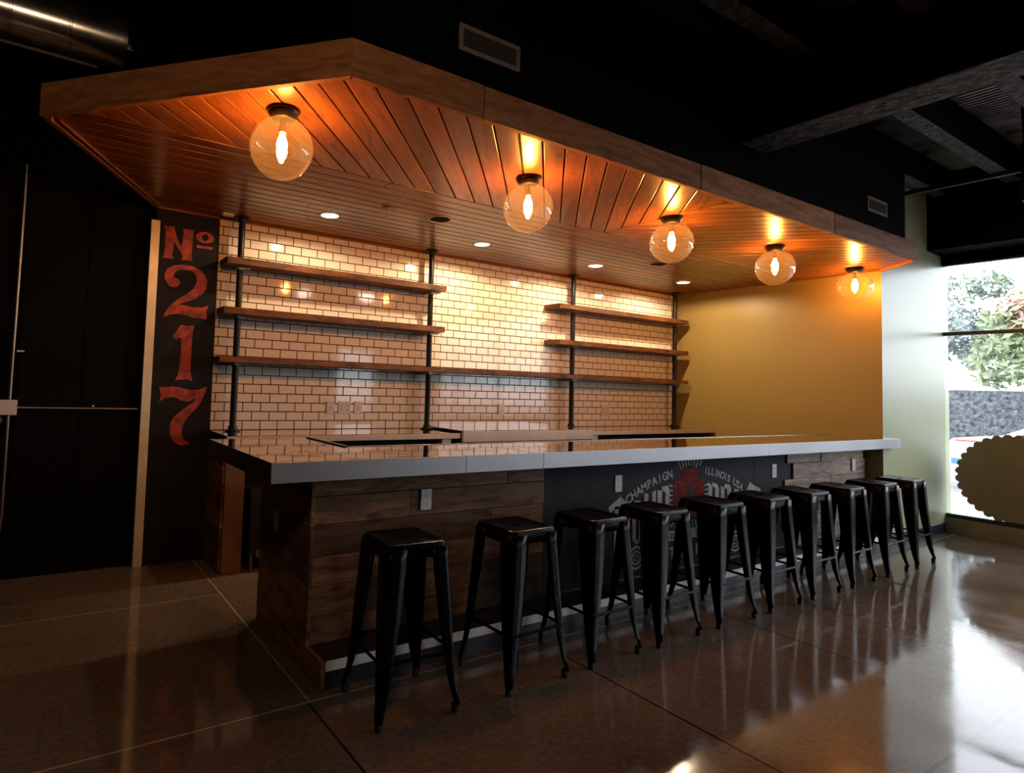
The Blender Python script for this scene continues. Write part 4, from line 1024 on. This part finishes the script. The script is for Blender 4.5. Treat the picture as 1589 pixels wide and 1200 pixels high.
# ------------------------------------------------------------------ outside
bm = B(); box(bm, XW + .15, 60, -40, 40, -.25, -.03); box(bm, -30, XW + .15, -40, YF - .15, -.25, -.03)
tag(link('street_ground', bm, 'outside_ground'), kind='structure')
bm = B(); box(bm, 20.0, 20.4, -16, 12, -.03, H + .80)
tag(link('wall_outside', bm, 'hedge_stone'), kind='structure')
def tree(x, y, zc, r, h, mats, label, seed, nleaf=2600):
    rg = random.Random(seed); g = empty('street_tree', (x, y, -.03))
    bm = B(); tube(bm, [(0, 0, 0), (.05, .02, zc * .4), (-.03, .05, zc)], .14, 10)
    for k in range(7):
        a = rg.uniform(0, 2 * PI); tube(bm, [(0, .03, zc * rg.uniform(.45, .8)), (r * .3 * math.cos(a), r * .3 * math.sin(a), zc + rg.uniform(-.3, .3) * r), (r * .7 * math.cos(a), r * .7 * math.sin(a), zc + rg.uniform(-.3, .6) * h)], .04, 6)
    link('trunk', bm, 'bark', g)
    blobs = [(rg.gauss(0, r * .42), rg.gauss(0, r * .42), rg.gauss(0, h * .36), rg.uniform(.35, .6) * r) for _ in range(16)]
    bm = B()
    for _ in range(nleaf):
        bx, by, bz, br = rg.choice(blobs)
        d = Vector((rg.gauss(0, 1), rg.gauss(0, 1), rg.gauss(0, 1))).normalized() * br * rg.uniform(.55, 1.0)
        c = Vector((bx, by, zc + bz)) + d
        u = Vector((rg.gauss(0, 1), rg.gauss(0, 1), rg.gauss(0, 1))).normalized(); v = u.orthogonal().normalized(); s = rg.uniform(.06, .14)
        q = [c - u * s, c + v * s * .5, c + u * s, c - v * s * .5]
        mi = 0 if bz < h * .25 else (1 if len(mats) > 1 and rg.random() < .5 else 0)
        bm.faces.new([bm.verts.new(p) for p in q]).material_index = mi
    link('foliage', bm, mats, g)
    tag(g, label, 'tree')
tree(16.4, -1.25, 3.0, 1.25, 1.20, ['leaf_green', 'leaf_red'], 'pale tree with reddish tips outside, nearest the window', 11, 5200)
tree(25.0, 3.0, 4.0, 1.25, 1.8, ['leaf_grey', 'leaf_green'], 'greyish tree outside standing behind the pebbled wall', 21, 4200)
tree(25.8, -1.4, 3.6, 1.1, 1.4, ['leaf_grey'], 'grey green tree outside farthest from the window', 8, 4200)
# parked car
car = empty('parked_car', (13.4, -3.0, -.03))
prof = [(-2.2, .30), (-2.25, .62), (-2.1, .80), (-1.35, .92), (-.75, 1.30), (.75, 1.34), (1.45, .98), (2.1, .88), (2.25, .62), (2.2, .30)]
bm = B()
for s in (-1,):
    va = [bm.verts.new((-.85, y, z)) for y, z in prof]; vb = [bm.verts.new((.85, y, z)) for y, z in prof]
for i in range(len(prof)):
    j = (i + 1) % len(prof); bm.faces.new((va[i], va[j], vb[j], vb[i]))
bm.faces.new(va[::-1]); bm.faces.new(vb); bmesh.ops.recalc_face_normals(bm, faces=bm.faces)
body = link('car_body', bm, 'car_white', car, bevel=.05, seg=3)
bm = B()
for (pts) in ([(-1.2, .95), (-.72, 1.24), (-.05, 1.26), (-.05, .95)], [(.02, .95), (.02, 1.26), (.70, 1.27), (1.25, .98)]):
    va = [bm.verts.new((-.857, y, z)) for y, z in pts]; bm.faces.new(va)
link('car_window', bm, 'car_glass', car)
bm = B(); box(bm, -.858, -.852, -2.1, 2.1, .44, .54); link('side_stripe', bm, 'car_blue', car)
bm = B(); box(bm, -.858, -.852, -2.0, 2.05, .84, .865); tag(link('side_stripe', bm, 'car_red', car), 'thin red stripe')
for y in (-1.4, 1.4):
    for s in (-1, 1):
        bm = B(); cyl(bm, (s * .90, y, .32), (s * .70, y, .32), .32, n=28); w = link('wheel', bm, 'rubber', car, smooth=50)
        bm = B(); cyl(bm, (s * .905, y, .32), (s * .9005, y, .32), .20, n=20); link('wheel_hub', bm, 'conduit', w)
tag(car, 'white car with a blue side stripe parked outside the window', 'car')

# ------------------------------------------------------------------ daylight
wd = bpy.data.worlds.new('overcast_sky'); SC.world = wd; wd.use_nodes = True
nt = wd.node_tree; nt.nodes.clear()
wo = N(nt, 'ShaderNodeOutputWorld'); bg = N(nt, 'ShaderNodeBackground'); setin(bg, {'Color': (0.86, 0.92, 1.0, 1), 'Strength': 6.5}); nt.links.new(bg.outputs[0], wo.inputs[0])
def portal(x, y, z, sx, sy, rot):
    ld = bpy.data.lights.new('window_daylight', 'AREA'); ld.shape = 'RECTANGLE'; ld.size = sx; ld.size_y = sy; ld.cycles.is_portal = True
    o = bpy.data.objects.new('window_daylight', ld); COL.objects.link(o); o.location = (x, y, z); o.rotation_euler = rot
portal(XW + .08, (YF + YC) / 2, (WZ0 + WZ1) / 2, WZ1 - WZ0, YC - YF, (0, PI / 2, 0))
portal((DX0 + DX1) / 2, YF - .1, DZ / 2, DX1 - DX0, DZ, (PI / 2, 0, 0))

# ------------------------------------------------------------------ camera
cam = bpy.data.cameras.new('camera'); co = bpy.data.objects.new('camera', cam); COL.objects.link(co)
r = Vector((0.85817, -0.51228, 0.03336)); u = Vector((-0.05599, -0.02881, 0.99802)); f = Vector((0.5103, 0.85834, 0.0534))
Mx = Matrix(((r.x, u.x, -f.x), (r.y, u.y, -f.y), (r.z, u.z, -f.z))).to_4x4(); Mx.translation = Vector((-1.3277, -4.996, 1.4503))
co.matrix_world = Mx
cam.sensor_fit = 'HORIZONTAL'; cam.sensor_width = 36.0; cam.lens = 928.081 / 1589 * 36.0
cam.shift_x = 0.11276; cam.shift_y = -0.03224; cam.clip_start = 0.05; cam.clip_end = 200
SC.camera = co
SC.view_settings.view_transform = 'Standard'; SC.view_settings.look = 'None'; SC.view_settings.gamma = 1.0; SC.view_settings.use_curve_mapping = False
SC.view_settings.exposure = 0.13
SC.cycles.use_denoising = True
SC.cycles.max_bounces = 10; SC.cycles.diffuse_bounces = 5; SC.cycles.glossy_bounces = 5; SC.cycles.transparent_max_bounces = 16
SC.cycles.sample_clamp_indirect = 6.0; SC.cycles.caustics_reflective = False; SC.cycles.caustics_refractive = False
SC.cycles.blur_glossy = 0.5
